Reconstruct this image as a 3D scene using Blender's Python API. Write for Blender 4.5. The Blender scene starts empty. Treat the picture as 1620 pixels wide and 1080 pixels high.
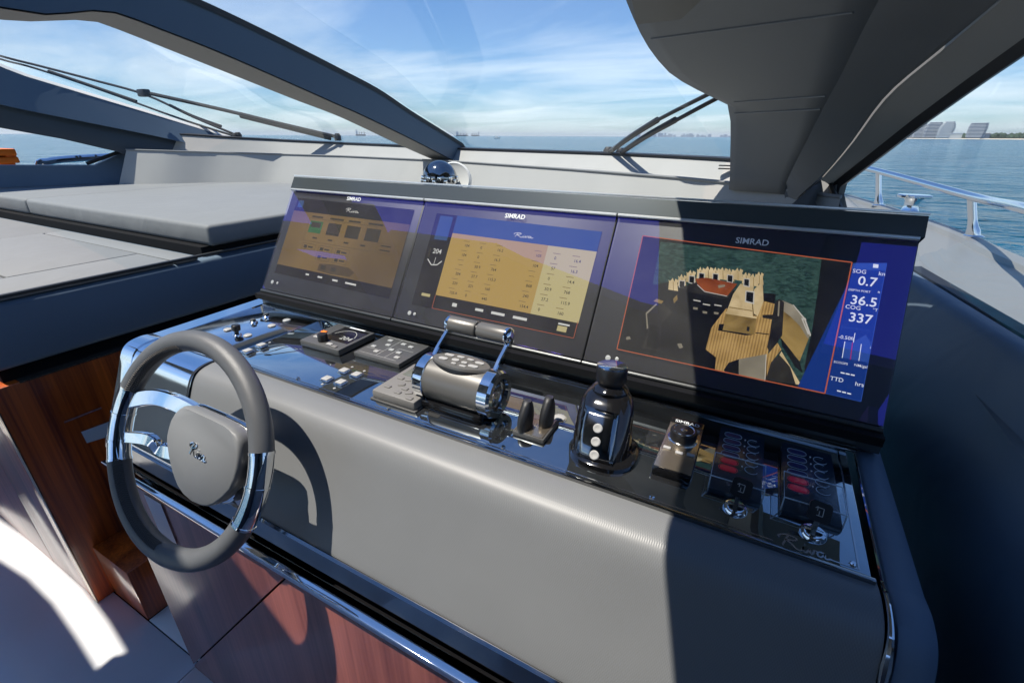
import bpy, bmesh, math, random
from math import sin, cos, tan, radians, pi, atan2, sqrt
from mathutils import Vector, Matrix, noise

random.seed(7)
scene = bpy.context.scene
col = scene.collection

# ---------------------------------------------------------------- camera
# boat frame: +Y towards the bow, +X starboard, +Z up, the camera's eye at the origin
W, H, F = 1620.0, 1080.0, 733.0
PITCH, YAW, ROLL = radians(23.9), radians(28.0), radians(0.25)
fwd = Vector((-sin(YAW) * cos(PITCH), cos(YAW) * cos(PITCH), -sin(PITCH)))
rgt = Vector((cos(YAW), sin(YAW), 0))
upv = Vector((-sin(YAW) * sin(PITCH), cos(YAW) * sin(PITCH), cos(PITCH)))
R_ = rgt * cos(ROLL) + upv * sin(ROLL)
U_ = -rgt * sin(ROLL) + upv * cos(ROLL)
cam_data = bpy.data.cameras.new("camera")
cam_data.sensor_width = 36.0
cam_data.sensor_fit = 'HORIZONTAL'
cam_data.lens = 36.0 * F / W
cam_data.clip_start = 0.02
cam_data.clip_end = 80000
cam = bpy.data.objects.new("camera", cam_data)
m = Matrix.Identity(4)
for i in range(3):
    m[i][0], m[i][1], m[i][2] = R_[i], U_[i], -fwd[i]
cam.matrix_world = m
col.objects.link(cam)
scene.camera = cam

# ---------------------------------------------------------------- world and sun
SUN = Vector((0.318, 0.28, -1.0)).normalized()          # the way the sunlight travels
world = bpy.data.worlds.new("World")
scene.world = world
world.use_nodes = True
wn, wl = world.node_tree.nodes, world.node_tree.links
wn.clear()
sky = wn.new('ShaderNodeTexSky')
sky.sky_type = 'NISHITA'
sky.sun_disc = False
sky.sun_elevation = math.asin(-SUN.z)
sky.sun_rotation = atan2(-SUN.x, -SUN.y)
sky.altitude = 0
sky.air_density = 1.0
sky.dust_density = 0.15
sky.ozone_density = 2.0
tc = wn.new('ShaderNodeTexCoord')
sep = wn.new('ShaderNodeSeparateXYZ')
wl.new(tc.outputs['Generated'], sep.inputs[0])
den = wn.new('ShaderNodeMath'); den.operation = 'ADD'; den.inputs[1].default_value = 0.10
wl.new(sep.outputs['Z'], den.inputs[0])
dmx = wn.new('ShaderNodeMath'); dmx.operation = 'MAXIMUM'; dmx.inputs[1].default_value = 0.04
wl.new(den.outputs[0], dmx.inputs[0])
dx = wn.new('ShaderNodeMath'); dx.operation = 'DIVIDE'
dy = wn.new('ShaderNodeMath'); dy.operation = 'DIVIDE'
wl.new(sep.outputs['X'], dx.inputs[0]); wl.new(dmx.outputs[0], dx.inputs[1])
wl.new(sep.outputs['Y'], dy.inputs[0]); wl.new(dmx.outputs[0], dy.inputs[1])
cmb = wn.new('ShaderNodeCombineXYZ')
wl.new(dx.outputs[0], cmb.inputs[0]); wl.new(dy.outputs[0], cmb.inputs[1])
mp = wn.new('ShaderNodeMapping')
mp.inputs['Rotation'].default_value = (0, 0, radians(20))
mp.inputs['Scale'].default_value = (0.34, 0.62, 1)
mp.inputs['Location'].default_value = (3.1, 1.7, 0)
wl.new(cmb.outputs[0], mp.inputs[0])
cn = wn.new('ShaderNodeTexNoise')
cn.inputs['Scale'].default_value = 1.15
cn.inputs['Detail'].default_value = 9
cn.inputs['Roughness'].default_value = 0.58
cn.inputs['Distortion'].default_value = 0.5
wl.new(mp.outputs[0], cn.inputs['Vector'])
cr = wn.new('ShaderNodeValToRGB')
cr.color_ramp.elements[0].position = 0.41
cr.color_ramp.elements[0].color = (0, 0, 0, 1)
cr.color_ramp.elements[1].position = 0.76
cr.color_ramp.elements[1].color = (0.9, 0.9, 0.9, 1)
wl.new(cn.outputs['Fac'], cr.inputs[0])
mixc = wn.new('ShaderNodeMix'); mixc.data_type = 'RGBA'
fade = wn.new('ShaderNodeMapRange')          # fair-weather cloud lies low over the horizon
fade.inputs['From Min'].default_value = 0.08; fade.inputs['From Max'].default_value = 0.42
fade.inputs['To Min'].default_value = 1.0; fade.inputs['To Max'].default_value = 0.0
wl.new(sep.outputs['Z'], fade.inputs['Value'])
cm = wn.new('ShaderNodeMath'); cm.operation = 'MULTIPLY'
wl.new(cr.outputs[0], cm.inputs[0]); wl.new(fade.outputs[0], cm.inputs[1])
wl.new(cm.outputs[0], mixc.inputs['Factor'])
tint = wn.new('ShaderNodeMix'); tint.data_type = 'RGBA'; tint.blend_type = 'MULTIPLY'   # one even cool white balance for the whole sky
tint.inputs['Factor'].default_value = 1.0
tint.inputs[7].default_value = (0.67, 0.87, 1.13, 1)
wl.new(sky.outputs[0], tint.inputs[6])
wl.new(tint.outputs[2], mixc.inputs[6])
mixc.inputs[7].default_value = (9.2, 9.8, 10.2, 1)
bg = wn.new('ShaderNodeBackground')
bg.inputs['Strength'].default_value = 0.095
wl.new(mixc.outputs[2], bg.inputs['Color'])
wo = wn.new('ShaderNodeOutputWorld')
wl.new(bg.outputs[0], wo.inputs['Surface'])

sl = bpy.data.lights.new("sun", 'SUN')
sl.energy = 5.0
sl.angle = radians(0.5)
sl.color = (1.0, 0.93, 0.83)
so = bpy.data.objects.new("sun", sl)
so.rotation_euler = (-SUN).to_track_quat('Z', 'Y').to_euler()
so.location = (-3, -3, 9)
col.objects.link(so)

scene.view_settings.view_transform = 'Standard'
scene.view_settings.look = 'None'
scene.view_settings.exposure = 0.48
scene.view_settings.gamma = 1.0
scene.render.engine = 'CYCLES'
scene.cycles.max_bounces = 8
scene.cycles.transparent_max_bounces = 12
scene.cycles.glossy_bounces = 4
scene.cycles.diffuse_bounces = 3
scene.cycles.caustics_reflective = False
scene.cycles.caustics_refractive = False
scene.cycles.sample_clamp_indirect = 6.0
scene.cycles.use_denoising = True

# ---------------------------------------------------------------- pixel -> place helpers
def ray(u, v):
    return fwd + R_ * ((u - 810) / F) - U_ * ((v - 540) / F)

def at(u, v, x=None, y=None, z=None):
    d = ray(u, v)
    t = x / d.x if x is not None else (y / d.y if y is not None else z / d.z)
    return d * t

def onplane(u, v, p0, n):
    d = ray(u, v)
    return d * (p0.dot(n) / d.dot(n))

# ---------------------------------------------------------------- materials
def new_mat(name):
    mt = bpy.data.materials.new(name)
    mt.use_nodes = True
    nt = mt.node_tree
    return mt, nt.nodes, nt.links, nt.nodes['Principled BSDF']

def mat(name, base, rough=0.5, metal=0.0, spec=0.5, coat=0.0, bump=0.0, bscale=200.0, var=0.0, vscale=6.0,
        rvar=0.0, emit=None, estr=0.0, aniso=None, coat_rough=0.05, soft=0.0):
    mt, n, l, b = new_mat(name)
    b.inputs['Base Color'].default_value = (*base, 1)
    b.inputs['Roughness'].default_value = rough
    b.inputs['Metallic'].default_value = metal
    b.inputs['Specular IOR Level'].default_value = spec
    b.inputs['Coat Weight'].default_value = coat
    b.inputs['Coat Roughness'].default_value = coat_rough
    if emit:
        b.inputs['Emission Color'].default_value = (*emit, 1)
        b.inputs['Emission Strength'].default_value = estr
    if var or bump or rvar:
        t = n.new('ShaderNodeTexCoord')
        src = t.outputs['Object']
        if aniso:
            mpn = n.new('ShaderNodeMapping'); mpn.inputs['Scale'].default_value = aniso
            l.new(src, mpn.inputs[0]); src = mpn.outputs[0]
    if var:
        nz = n.new('ShaderNodeTexNoise'); nz.inputs['Scale'].default_value = vscale
        nz.inputs['Detail'].default_value = 6
        l.new(src, nz.inputs['Vector'])
        mx = n.new('ShaderNodeMix'); mx.data_type = 'RGBA'
        mx.inputs[6].default_value = (*[c * (1 - var) for c in base], 1)
        mx.inputs[7].default_value = (*[min(1, c * (1 + var)) for c in base], 1)
        l.new(nz.outputs['Fac'], mx.inputs['Factor'])
        l.new(mx.outputs[2], b.inputs['Base Color'])
    if rvar:
        nr = n.new('ShaderNodeTexNoise'); nr.inputs['Scale'].default_value = vscale * 2.3
        nr.inputs['Detail'].default_value = 8
        l.new(src, nr.inputs['Vector'])
        mr = n.new('ShaderNodeMapRange')
        mr.inputs['From Min'].default_value = 0.3; mr.inputs['From Max'].default_value = 0.7
        mr.inputs['To Min'].default_value = max(0, rough - rvar); mr.inputs['To Max'].default_value = rough + rvar
        l.new(nr.outputs['Fac'], mr.inputs['Value']); l.new(mr.outputs[0], b.inputs['Roughness'])
    if bump:
        nb = n.new('ShaderNodeTexNoise'); nb.inputs['Scale'].default_value = bscale
        nb.inputs['Detail'].default_value = 3
        l.new(src, nb.inputs['Vector'])
        bp = n.new('ShaderNodeBump'); bp.inputs['Strength'].default_value = bump
        bp.inputs['Distance'].default_value = 0.002
        l.new(nb.outputs['Fac'], bp.inputs['Height']); l.new(bp.outputs[0], b.inputs['Normal'])
        if soft:                                   # slack, slightly puckered upholstery
            ns = n.new('ShaderNodeTexNoise'); ns.inputs['Scale'].default_value = 4.5; ns.inputs['Detail'].default_value = 2
            ns.inputs['Distortion'].default_value = 0.8
            l.new(src, ns.inputs['Vector'])
            b2_ = n.new('ShaderNodeBump'); b2_.inputs['Strength'].default_value = soft; b2_.inputs['Distance'].default_value = 0.02
            l.new(ns.outputs['Fac'], b2_.inputs['Height']); l.new(b2_.outputs[0], bp.inputs['Normal'])
    return mt

def weave_mat(name, base, pitch=0.0036, rough=0.55, strength=0.11):
    mt, n, l, b = new_mat(name)
    t = n.new('ShaderNodeTexCoord')
    s = n.new('ShaderNodeSeparateXYZ'); l.new(t.outputs['Object'], s.inputs[0])
    def band(sock_a, sock_b, ka, kb):
        a = n.new('ShaderNodeMath'); a.operation = 'MULTIPLY'; a.inputs[1].default_value = ka
        l.new(sock_a, a.inputs[0])
        c = n.new('ShaderNodeMath'); c.operation = 'MULTIPLY_ADD'; c.inputs[1].default_value = kb
        l.new(sock_b, c.inputs[0]); l.new(a.outputs[0], c.inputs[2])
        q = n.new('ShaderNodeMath'); q.operation = 'SINE'; l.new(c.outputs[0], q.inputs[0])
        return q.outputs[0]
    k = 2 * pi / pitch
    b1 = band(s.outputs['X'], s.outputs['Y'], k, 0.0)
    b2 = band(s.outputs['Y'], s.outputs['Z'], k * 0.7, -k * 0.9)
    mu = n.new('ShaderNodeMath'); mu.operation = 'MULTIPLY'
    l.new(b1, mu.inputs[0]); l.new(b2, mu.inputs[1])
    nz = n.new('ShaderNodeTexNoise'); nz.inputs['Scale'].default_value = 5; nz.inputs['Detail'].default_value = 8
    l.new(t.outputs['Object'], nz.inputs['Vector'])
    mx = n.new('ShaderNodeMix'); mx.data_type = 'RGBA'
    mx.inputs[6].default_value = (*[c * 0.9 for c in base], 1)
    mx.inputs[7].default_value = (*[c * 1.1 for c in base], 1)
    l.new(nz.outputs['Fac'], mx.inputs['Factor'])
    mr = n.new('ShaderNodeMapRange'); mr.inputs['From Min'].default_value = -1
    mr.inputs['To Min'].default_value = 0.90; mr.inputs['To Max'].default_value = 1.03
    l.new(mu.outputs[0], mr.inputs['Value'])
    m2 = n.new('ShaderNodeMix'); m2.data_type = 'RGBA'; m2.blend_type = 'MULTIPLY'
    m2.inputs['Factor'].default_value = 1.0
    l.new(mx.outputs[2], m2.inputs[6])
    l.new(mr.outputs[0], m2.inputs[7])
    l.new(m2.outputs[2], b.inputs['Base Color'])
    b.inputs['Roughness'].default_value = rough
    b.inputs['Specular IOR Level'].default_value = 0.42
    bp = n.new('ShaderNodeBump'); bp.inputs['Strength'].default_value = strength
    bp.inputs['Distance'].default_value = 0.0012
    l.new(mu.outputs[0], bp.inputs['Height']); l.new(bp.outputs[0], b.inputs['Normal'])
    return mt

def wood_mat(name, dark, light, rough=0.12, vec=(14, 14, 0.55), cw=0.7):
    mt, n, l, b = new_mat(name)
    t = n.new('ShaderNodeTexCoord')
    mpn = n.new('ShaderNodeMapping'); mpn.inputs['Scale'].default_value = vec
    l.new(t.outputs['Object'], mpn.inputs[0])
    a = n.new('ShaderNodeTexNoise'); a.inputs['Scale'].default_value = 1.0; a.inputs['Detail'].default_value = 10
    a.inputs['Roughness'].default_value = 0.65; a.inputs['Distortion'].default_value = 0.4
    l.new(mpn.outputs[0], a.inputs['Vector'])
    mp2 = n.new('ShaderNodeMapping'); mp2.inputs['Scale'].default_value = (vec[0] * 9, vec[1] * 9, vec[2] * 2.5)
    l.new(t.outputs['Object'], mp2.inputs[0])
    a2 = n.new('ShaderNodeTexNoise'); a2.inputs['Scale'].default_value = 1.0; a2.inputs['Detail'].default_value = 4
    l.new(mp2.outputs[0], a2.inputs['Vector'])
    ad = n.new('ShaderNodeMath'); ad.operation = 'MULTIPLY_ADD'; ad.inputs[1].default_value = 0.35
    l.new(a2.outputs['Fac'], ad.inputs[0]); l.new(a.outputs['Fac'], ad.inputs[2])
    r = n.new('ShaderNodeValToRGB')
    r.color_ramp.elements[0].position = 0.50; r.color_ramp.elements[0].color = (*dark, 1)
    r.color_ramp.elements[1].position = 0.86; r.color_ramp.elements[1].color = (*light, 1)
    l.new(ad.outputs[0], r.inputs[0]); l.new(r.outputs[0], b.inputs['Base Color'])
    b.inputs['Roughness'].default_value = 0.35
    b.inputs['Coat Weight'].default_value = cw
    b.inputs['Coat Roughness'].default_value = rough
    b.inputs['Coat IOR'].default_value = 1.55
    return mt

def glass_mat(name, tint, refl=1.0, dust=0.0, dust_col=(0.7, 0.68, 0.62), coat=(1, 1, 1), coat_fac=None, ior=1.45, rough=0.0):
    mt = bpy.data.materials.new(name); mt.use_nodes = True
    n, l = mt.node_tree.nodes, mt.node_tree.links
    n.clear()
    tr = n.new('ShaderNodeBsdfTransparent'); tr.inputs[0].default_value = (*tint, 1)
    base = tr.outputs[0]
    if dust:
        df = n.new('ShaderNodeBsdfDiffuse'); df.inputs[0].default_value = (*dust_col, 1)
        t = n.new('ShaderNodeTexCoord')
        nz = n.new('ShaderNodeTexNoise'); nz.inputs['Scale'].default_value = 9; nz.inputs['Detail'].default_value = 9
        l.new(t.outputs['Object'], nz.inputs['Vector'])
        mr = n.new('ShaderNodeMapRange'); mr.inputs['From Min'].default_value = 0.3; mr.inputs['From Max'].default_value = 0.75
        mr.inputs['To Min'].default_value = dust * 0.8; mr.inputs['To Max'].default_value = dust * 1.3
        l.new(nz.outputs['Fac'], mr.inputs['Value'])
        mx = n.new('ShaderNodeMixShader')
        l.new(mr.outputs[0], mx.inputs[0]); l.new(base, mx.inputs[1]); l.new(df.outputs[0], mx.inputs[2])
        base = mx.outputs[0]
    gl = n.new('ShaderNodeBsdfGlossy'); gl.inputs['Color'].default_value = (*coat, 1); gl.inputs['Roughness'].default_value = rough
    mx2 = n.new('ShaderNodeMixShader')
    if coat_fac is None:
        # Schlick reflectance from the facing angle: the same from either side of a thin sheet
        fr = n.new('ShaderNodeLayerWeight'); fr.inputs['Blend'].default_value = 0.5
        pw = n.new('ShaderNodeMath'); pw.operation = 'POWER'; pw.inputs[1].default_value = 4.0
        l.new(fr.outputs['Facing'], pw.inputs[0])
        mm = n.new('ShaderNodeMath'); mm.operation = 'MULTIPLY_ADD'; mm.inputs[1].default_value = 0.6 * refl; mm.inputs[2].default_value = 0.05 * refl
        l.new(pw.outputs[0], mm.inputs[0]); l.new(mm.outputs[0], mx2.inputs[0])
    else:
        mx2.inputs[0].default_value = coat_fac
    l.new(base, mx2.inputs[1]); l.new(gl.outputs[0], mx2.inputs[2])
    o = n.new('ShaderNodeOutputMaterial'); l.new(mx2.outputs[0], o.inputs['Surface'])
    return mt

def emit_mat(name, c, s=1.0):
    mt = bpy.data.materials.new(name); mt.use_nodes = True
    n, l = mt.node_tree.nodes, mt.node_tree.links
    n.clear()
    e = n.new('ShaderNodeEmission'); e.inputs[0].default_value = (*c, 1); e.inputs[1].default_value = s
    o = n.new('ShaderNodeOutputMaterial'); l.new(e.outputs[0], o.inputs['Surface'])
    return mt

def emit_tex(name, c1, c2, scale=(60, 60, 60), detail=5, lo=0.35, hi=0.68, dist=0.6, wave=None):
    # picture on a lit display: two tones mixed by noise, or by fine bands
    mt = bpy.data.materials.new(name); mt.use_nodes = True
    n, l = mt.node_tree.nodes, mt.node_tree.links
    n.clear()
    t = n.new('ShaderNodeTexCoord')
    mpn = n.new('ShaderNodeMapping'); mpn.inputs['Scale'].default_value = scale
    l.new(t.outputs['Object'], mpn.inputs[0])
    z = n.new('ShaderNodeTexNoise'); z.inputs['Scale'].default_value = 1; z.inputs['Detail'].default_value = detail; z.inputs['Distortion'].default_value = dist
    l.new(mpn.outputs[0], z.inputs['Vector'])
    fac = z.outputs['Fac']
    if wave:
        w = n.new('ShaderNodeTexWave'); w.inputs['Scale'].default_value = wave; w.inputs['Distortion'].default_value = 0.3
        l.new(t.outputs['Object'], w.inputs['Vector'])
        m_ = n.new('ShaderNodeMath'); m_.operation = 'MULTIPLY_ADD'; m_.inputs[1].default_value = 0.35
        l.new(w.outputs['Fac'], m_.inputs[0]); 
        m2 = n.new('ShaderNodeMath'); m2.operation = 'MULTIPLY'; m2.inputs[1].default_value = 0.7
        l.new(fac, m2.inputs[0]); l.new(m2.outputs[0], m_.inputs[2])
        fac = m_.outputs[0]
    r = n.new('ShaderNodeValToRGB')
    r.color_ramp.elements[0].position = lo; r.color_ramp.elements[0].color = (*c1, 1)
    r.color_ramp.elements[1].position = hi; r.color_ramp.elements[1].color = (*c2, 1)
    l.new(fac, r.inputs[0])
    e = n.new('ShaderNodeEmission'); l.new(r.outputs[0], e.inputs[0])
    o = n.new('ShaderNodeOutputMaterial'); l.new(e.outputs[0], o.inputs['Surface'])
    return mt

def mirror_black(name, base=(0.012, 0.013, 0.015), fac=0.45, dust=0.02, rough=0.015):
    mt = bpy.data.materials.new(name); mt.use_nodes = True
    n, l = mt.node_tree.nodes, mt.node_tree.links
    n.clear()
    df = n.new('ShaderNodeBsdfDiffuse')
    t = n.new('ShaderNodeTexCoord')
    nz = n.new('ShaderNodeTexNoise'); nz.inputs['Scale'].default_value = 14; nz.inputs['Detail'].default_value = 9
    l.new(t.outputs['Object'], nz.inputs['Vector'])
    r = n.new('ShaderNodeValToRGB')
    r.color_ramp.elements[0].position = 0.35; r.color_ramp.elements[0].color = (*base, 1)
    r.color_ramp.elements[1].position = 0.75; r.color_ramp.elements[1].color = (base[0] + dust, base[1] + dust, base[2] + dust, 1)
    l.new(nz.outputs['Fac'], r.inputs[0]); l.new(r.outputs[0], df.inputs[0])
    g = n.new('ShaderNodeBsdfGlossy'); g.inputs['Color'].default_value = (0.85, 0.95, 1, 1); g.inputs['Roughness'].default_value = rough
    lw = n.new('ShaderNodeFresnel'); lw.inputs['IOR'].default_value = 1.5
    ad = n.new('ShaderNodeMath'); ad.operation = 'ADD'; ad.inputs[1].default_value = fac; ad.use_clamp = True
    l.new(lw.outputs[0], ad.inputs[0])
    mx = n.new('ShaderNodeMixShader')
    l.new(ad.outputs[0], mx.inputs[0]); l.new(df.outputs[0], mx.inputs[1]); l.new(g.outputs[0], mx.inputs[2])
    o = n.new('ShaderNodeOutputMaterial'); l.new(mx.outputs[0], o.inputs['Surface'])
    return mt

PADC = (0.178, 0.185, 0.188)
M = {
    'pad': weave_mat('pad_vinyl', PADC, rough=0.42),
    'vinyl': mat('grey_vinyl', (0.225, 0.232, 0.235), 0.6, spec=0.25, soft=0.35, bump=0.12, bscale=700, var=0.06, vscale=4),
    'dash': mat('dash_vinyl', (0.37, 0.37, 0.355), 0.75, spec=0.25, bump=0.15, bscale=500, var=0.07, vscale=5),
    'trim_grey': mat('headliner_grey', (0.14, 0.145, 0.148), 0.6, spec=0.25, bump=0.1, bscale=300, var=0.06, vscale=3),
    'headliner': mat('headliner_suede', (0.13, 0.13, 0.125), 0.9, bump=0.2, bscale=300, var=0.1, vscale=5),
    'frame': mat('frame_paint', (0.17, 0.175, 0.18), 0.5, spec=0.25, var=0.04, vscale=3),
    'frame_shaded': mat('frame_shaded_paint', (0.075, 0.115, 0.165), 0.45, spec=0.3, var=0.05, vscale=3),  # frame paint with blue shade put into its colour
    'underside_lit': mat('underside_lit', (0.30, 0.285, 0.26), 0.7, spec=0.2, var=0.06, vscale=4),  # same frame paint, lightened to stand for bounced light
    'vinyl_shaded': mat('shaded_grey_vinyl', (0.135, 0.185, 0.245), 0.5, spec=0.3, soft=0.35, bump=0.12, bscale=700, var=0.08, vscale=4),  # grey vinyl with the blue of shade put into its colour
    'pillar_bounce_lit': mat('pillar_bounce_lit', (0.26, 0.255, 0.24), 0.55, spec=0.25, var=0.05),  # pillar paint lightened to stand for light bounced off the deck
    'frame_dark': mat('frame_dark', (0.030, 0.045, 0.062), 0.4, var=0.05),
    'leather': mat('wheel_leather', (0.10, 0.104, 0.108), 0.42, bump=0.25, bscale=900, var=0.1, vscale=30),
    'leather_rough': mat('wheel_braid', (0.09, 0.085, 0.078), 0.6, bump=0.6, bscale=400),
    'hub': mat('hub_cover', (0.19, 0.197, 0.20), 0.5, bump=0.12, bscale=900, var=0.05, vscale=10),
    'chrome': mat('chrome', (0.80, 0.82, 0.84), 0.04, 1.0, rvar=0.03, vscale=8),
    'steel': mat('brushed_steel', (0.62, 0.63, 0.64), 0.22, 1.0),
    'dark_steel': mat('dark_polished_steel', (0.30, 0.30, 0.30), 0.07, 1.0, rvar=0.05, vscale=6),
    'chrome_plate': mat('polished_plate', (0.80, 0.83, 0.86), 0.09, 1.0, rvar=0.02, vscale=5),
    'black': mat('black_plastic', (0.012, 0.012, 0.013), 0.35),
    'black_gloss': mat('black_gloss', (0.008, 0.008, 0.009), 0.08, coat=0.6),
    'matt_black': mat('matt_black', (0.006, 0.006, 0.007), 0.8, spec=0.2),
    'rubber': mat('rubber_black', (0.015, 0.016, 0.018), 0.5),
    'glass_black': mirror_black('black_mirror_glass'),
    'anthracite': mat('anthracite', (0.035, 0.036, 0.036), 0.33, var=0.08),
    'pod': mat('pod_metal', (0.085, 0.095, 0.095), 0.24, 0.35),
    'silver_line': mat('silver_edge', (0.82, 0.82, 0.80), 0.32, 0.6),
    'grey_plastic': mat('grey_plastic', (0.17, 0.165, 0.155), 0.5, bump=0.1, bscale=900),
    'mid_plastic': mat('mid_grey_plastic', (0.075, 0.075, 0.073), 0.4),
    'throttle': mat('throttle_grey', (0.155, 0.15, 0.138), 0.34, 0.35),
    'light_button': mat('light_button', (0.38, 0.38, 0.37), 0.3),
    'key_grey': mat('key_grey', (0.40, 0.40, 0.385), 0.4),
    'plate_navy': mat('plate_navy', (0.014, 0.028, 0.046), 0.25, coat=0.3),
    'white': mat('white_print', (0.8, 0.8, 0.8), 0.5),
    'white_gloss': mat('white_gel', (0.66, 0.66, 0.63), 0.35, var=0.05),
    'pale_metal': mat('champagne_metal', (0.52, 0.44, 0.34), 0.22, 0.9),
    'lcd': mat('lcd_grey', (0.13, 0.14, 0.115), 0.15, coat=0.6),
    'red_button': mat('red_button', (0.55, 0.02, 0.05), 0.3, emit=(0.8, 0.02, 0.06), estr=0.04),
    'blue_button': mat('blue_button', (0.012, 0.02, 0.09), 0.3),
    'clear': glass_mat('clear_plastic', (0.96, 0.97, 0.98), refl=0.5, dust=0.02),
    'clear_edge': mat('clear_edge', (0.5, 0.6, 0.7), 0.15, coat=0.5),
    'wood': wood_mat('red_wood', (0.15, 0.018, 0.002), (0.68, 0.135, 0.014)),
    'wood_base': wood_mat('mahogany_base', (0.095, 0.024, 0.017), (0.31, 0.105, 0.078), rough=0.16, vec=(10, 10, 0.4), cw=0.55),
    'floor': mat('floor_gloss', (0.80, 0.82, 0.84), 0.22, coat=0.7, var=0.05, vscale=2, coat_rough=0.1),
    'windscreen': glass_mat('windscreen_glass', (0.92, 0.965, 0.98), refl=0.6),
    'side_glass': glass_mat('side_glass', (0.93, 0.96, 0.97), refl=0.7),
    'display_glass': glass_mat('display_glass', (0.97, 0.97, 0.97), dust=0.055, coat=(0.26, 0.17, 1.0), coat_fac=0.22),
    'bezel': mat('bezel_black', (0.010, 0.010, 0.011), 0.5),
    'deck_white': mat('gelcoat_deck', (0.19, 0.195, 0.188), 0.4, var=0.04, vscale=3),
    'orange': mat('orange_plastic', (0.95, 0.22, 0.02), 0.4),
    'hull_rust': mat('ship_hull', (0.05, 0.055, 0.075), 0.7),
    'ship_white': mat('ship_white', (0.55, 0.57, 0.6), 0.7),
    'tower_glass': mat('tower_glass', (0.07, 0.10, 0.15), 0.25),
    'tower_slab': mat('tower_slab', (0.62, 0.63, 0.64), 0.7),
    'tower_pale': mat('tower_pale', (0.62, 0.60, 0.55), 0.7, var=0.1, vscale=0.05),
    'city': mat('city_far', (0.32, 0.36, 0.42), 0.8),
    'beach': mat('beach_sand', (0.55, 0.50, 0.40), 0.9),
    'trees': mat('shore_green', (0.035, 0.06, 0.03), 0.9, var=0.5, vscale=0.05),
}
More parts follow.
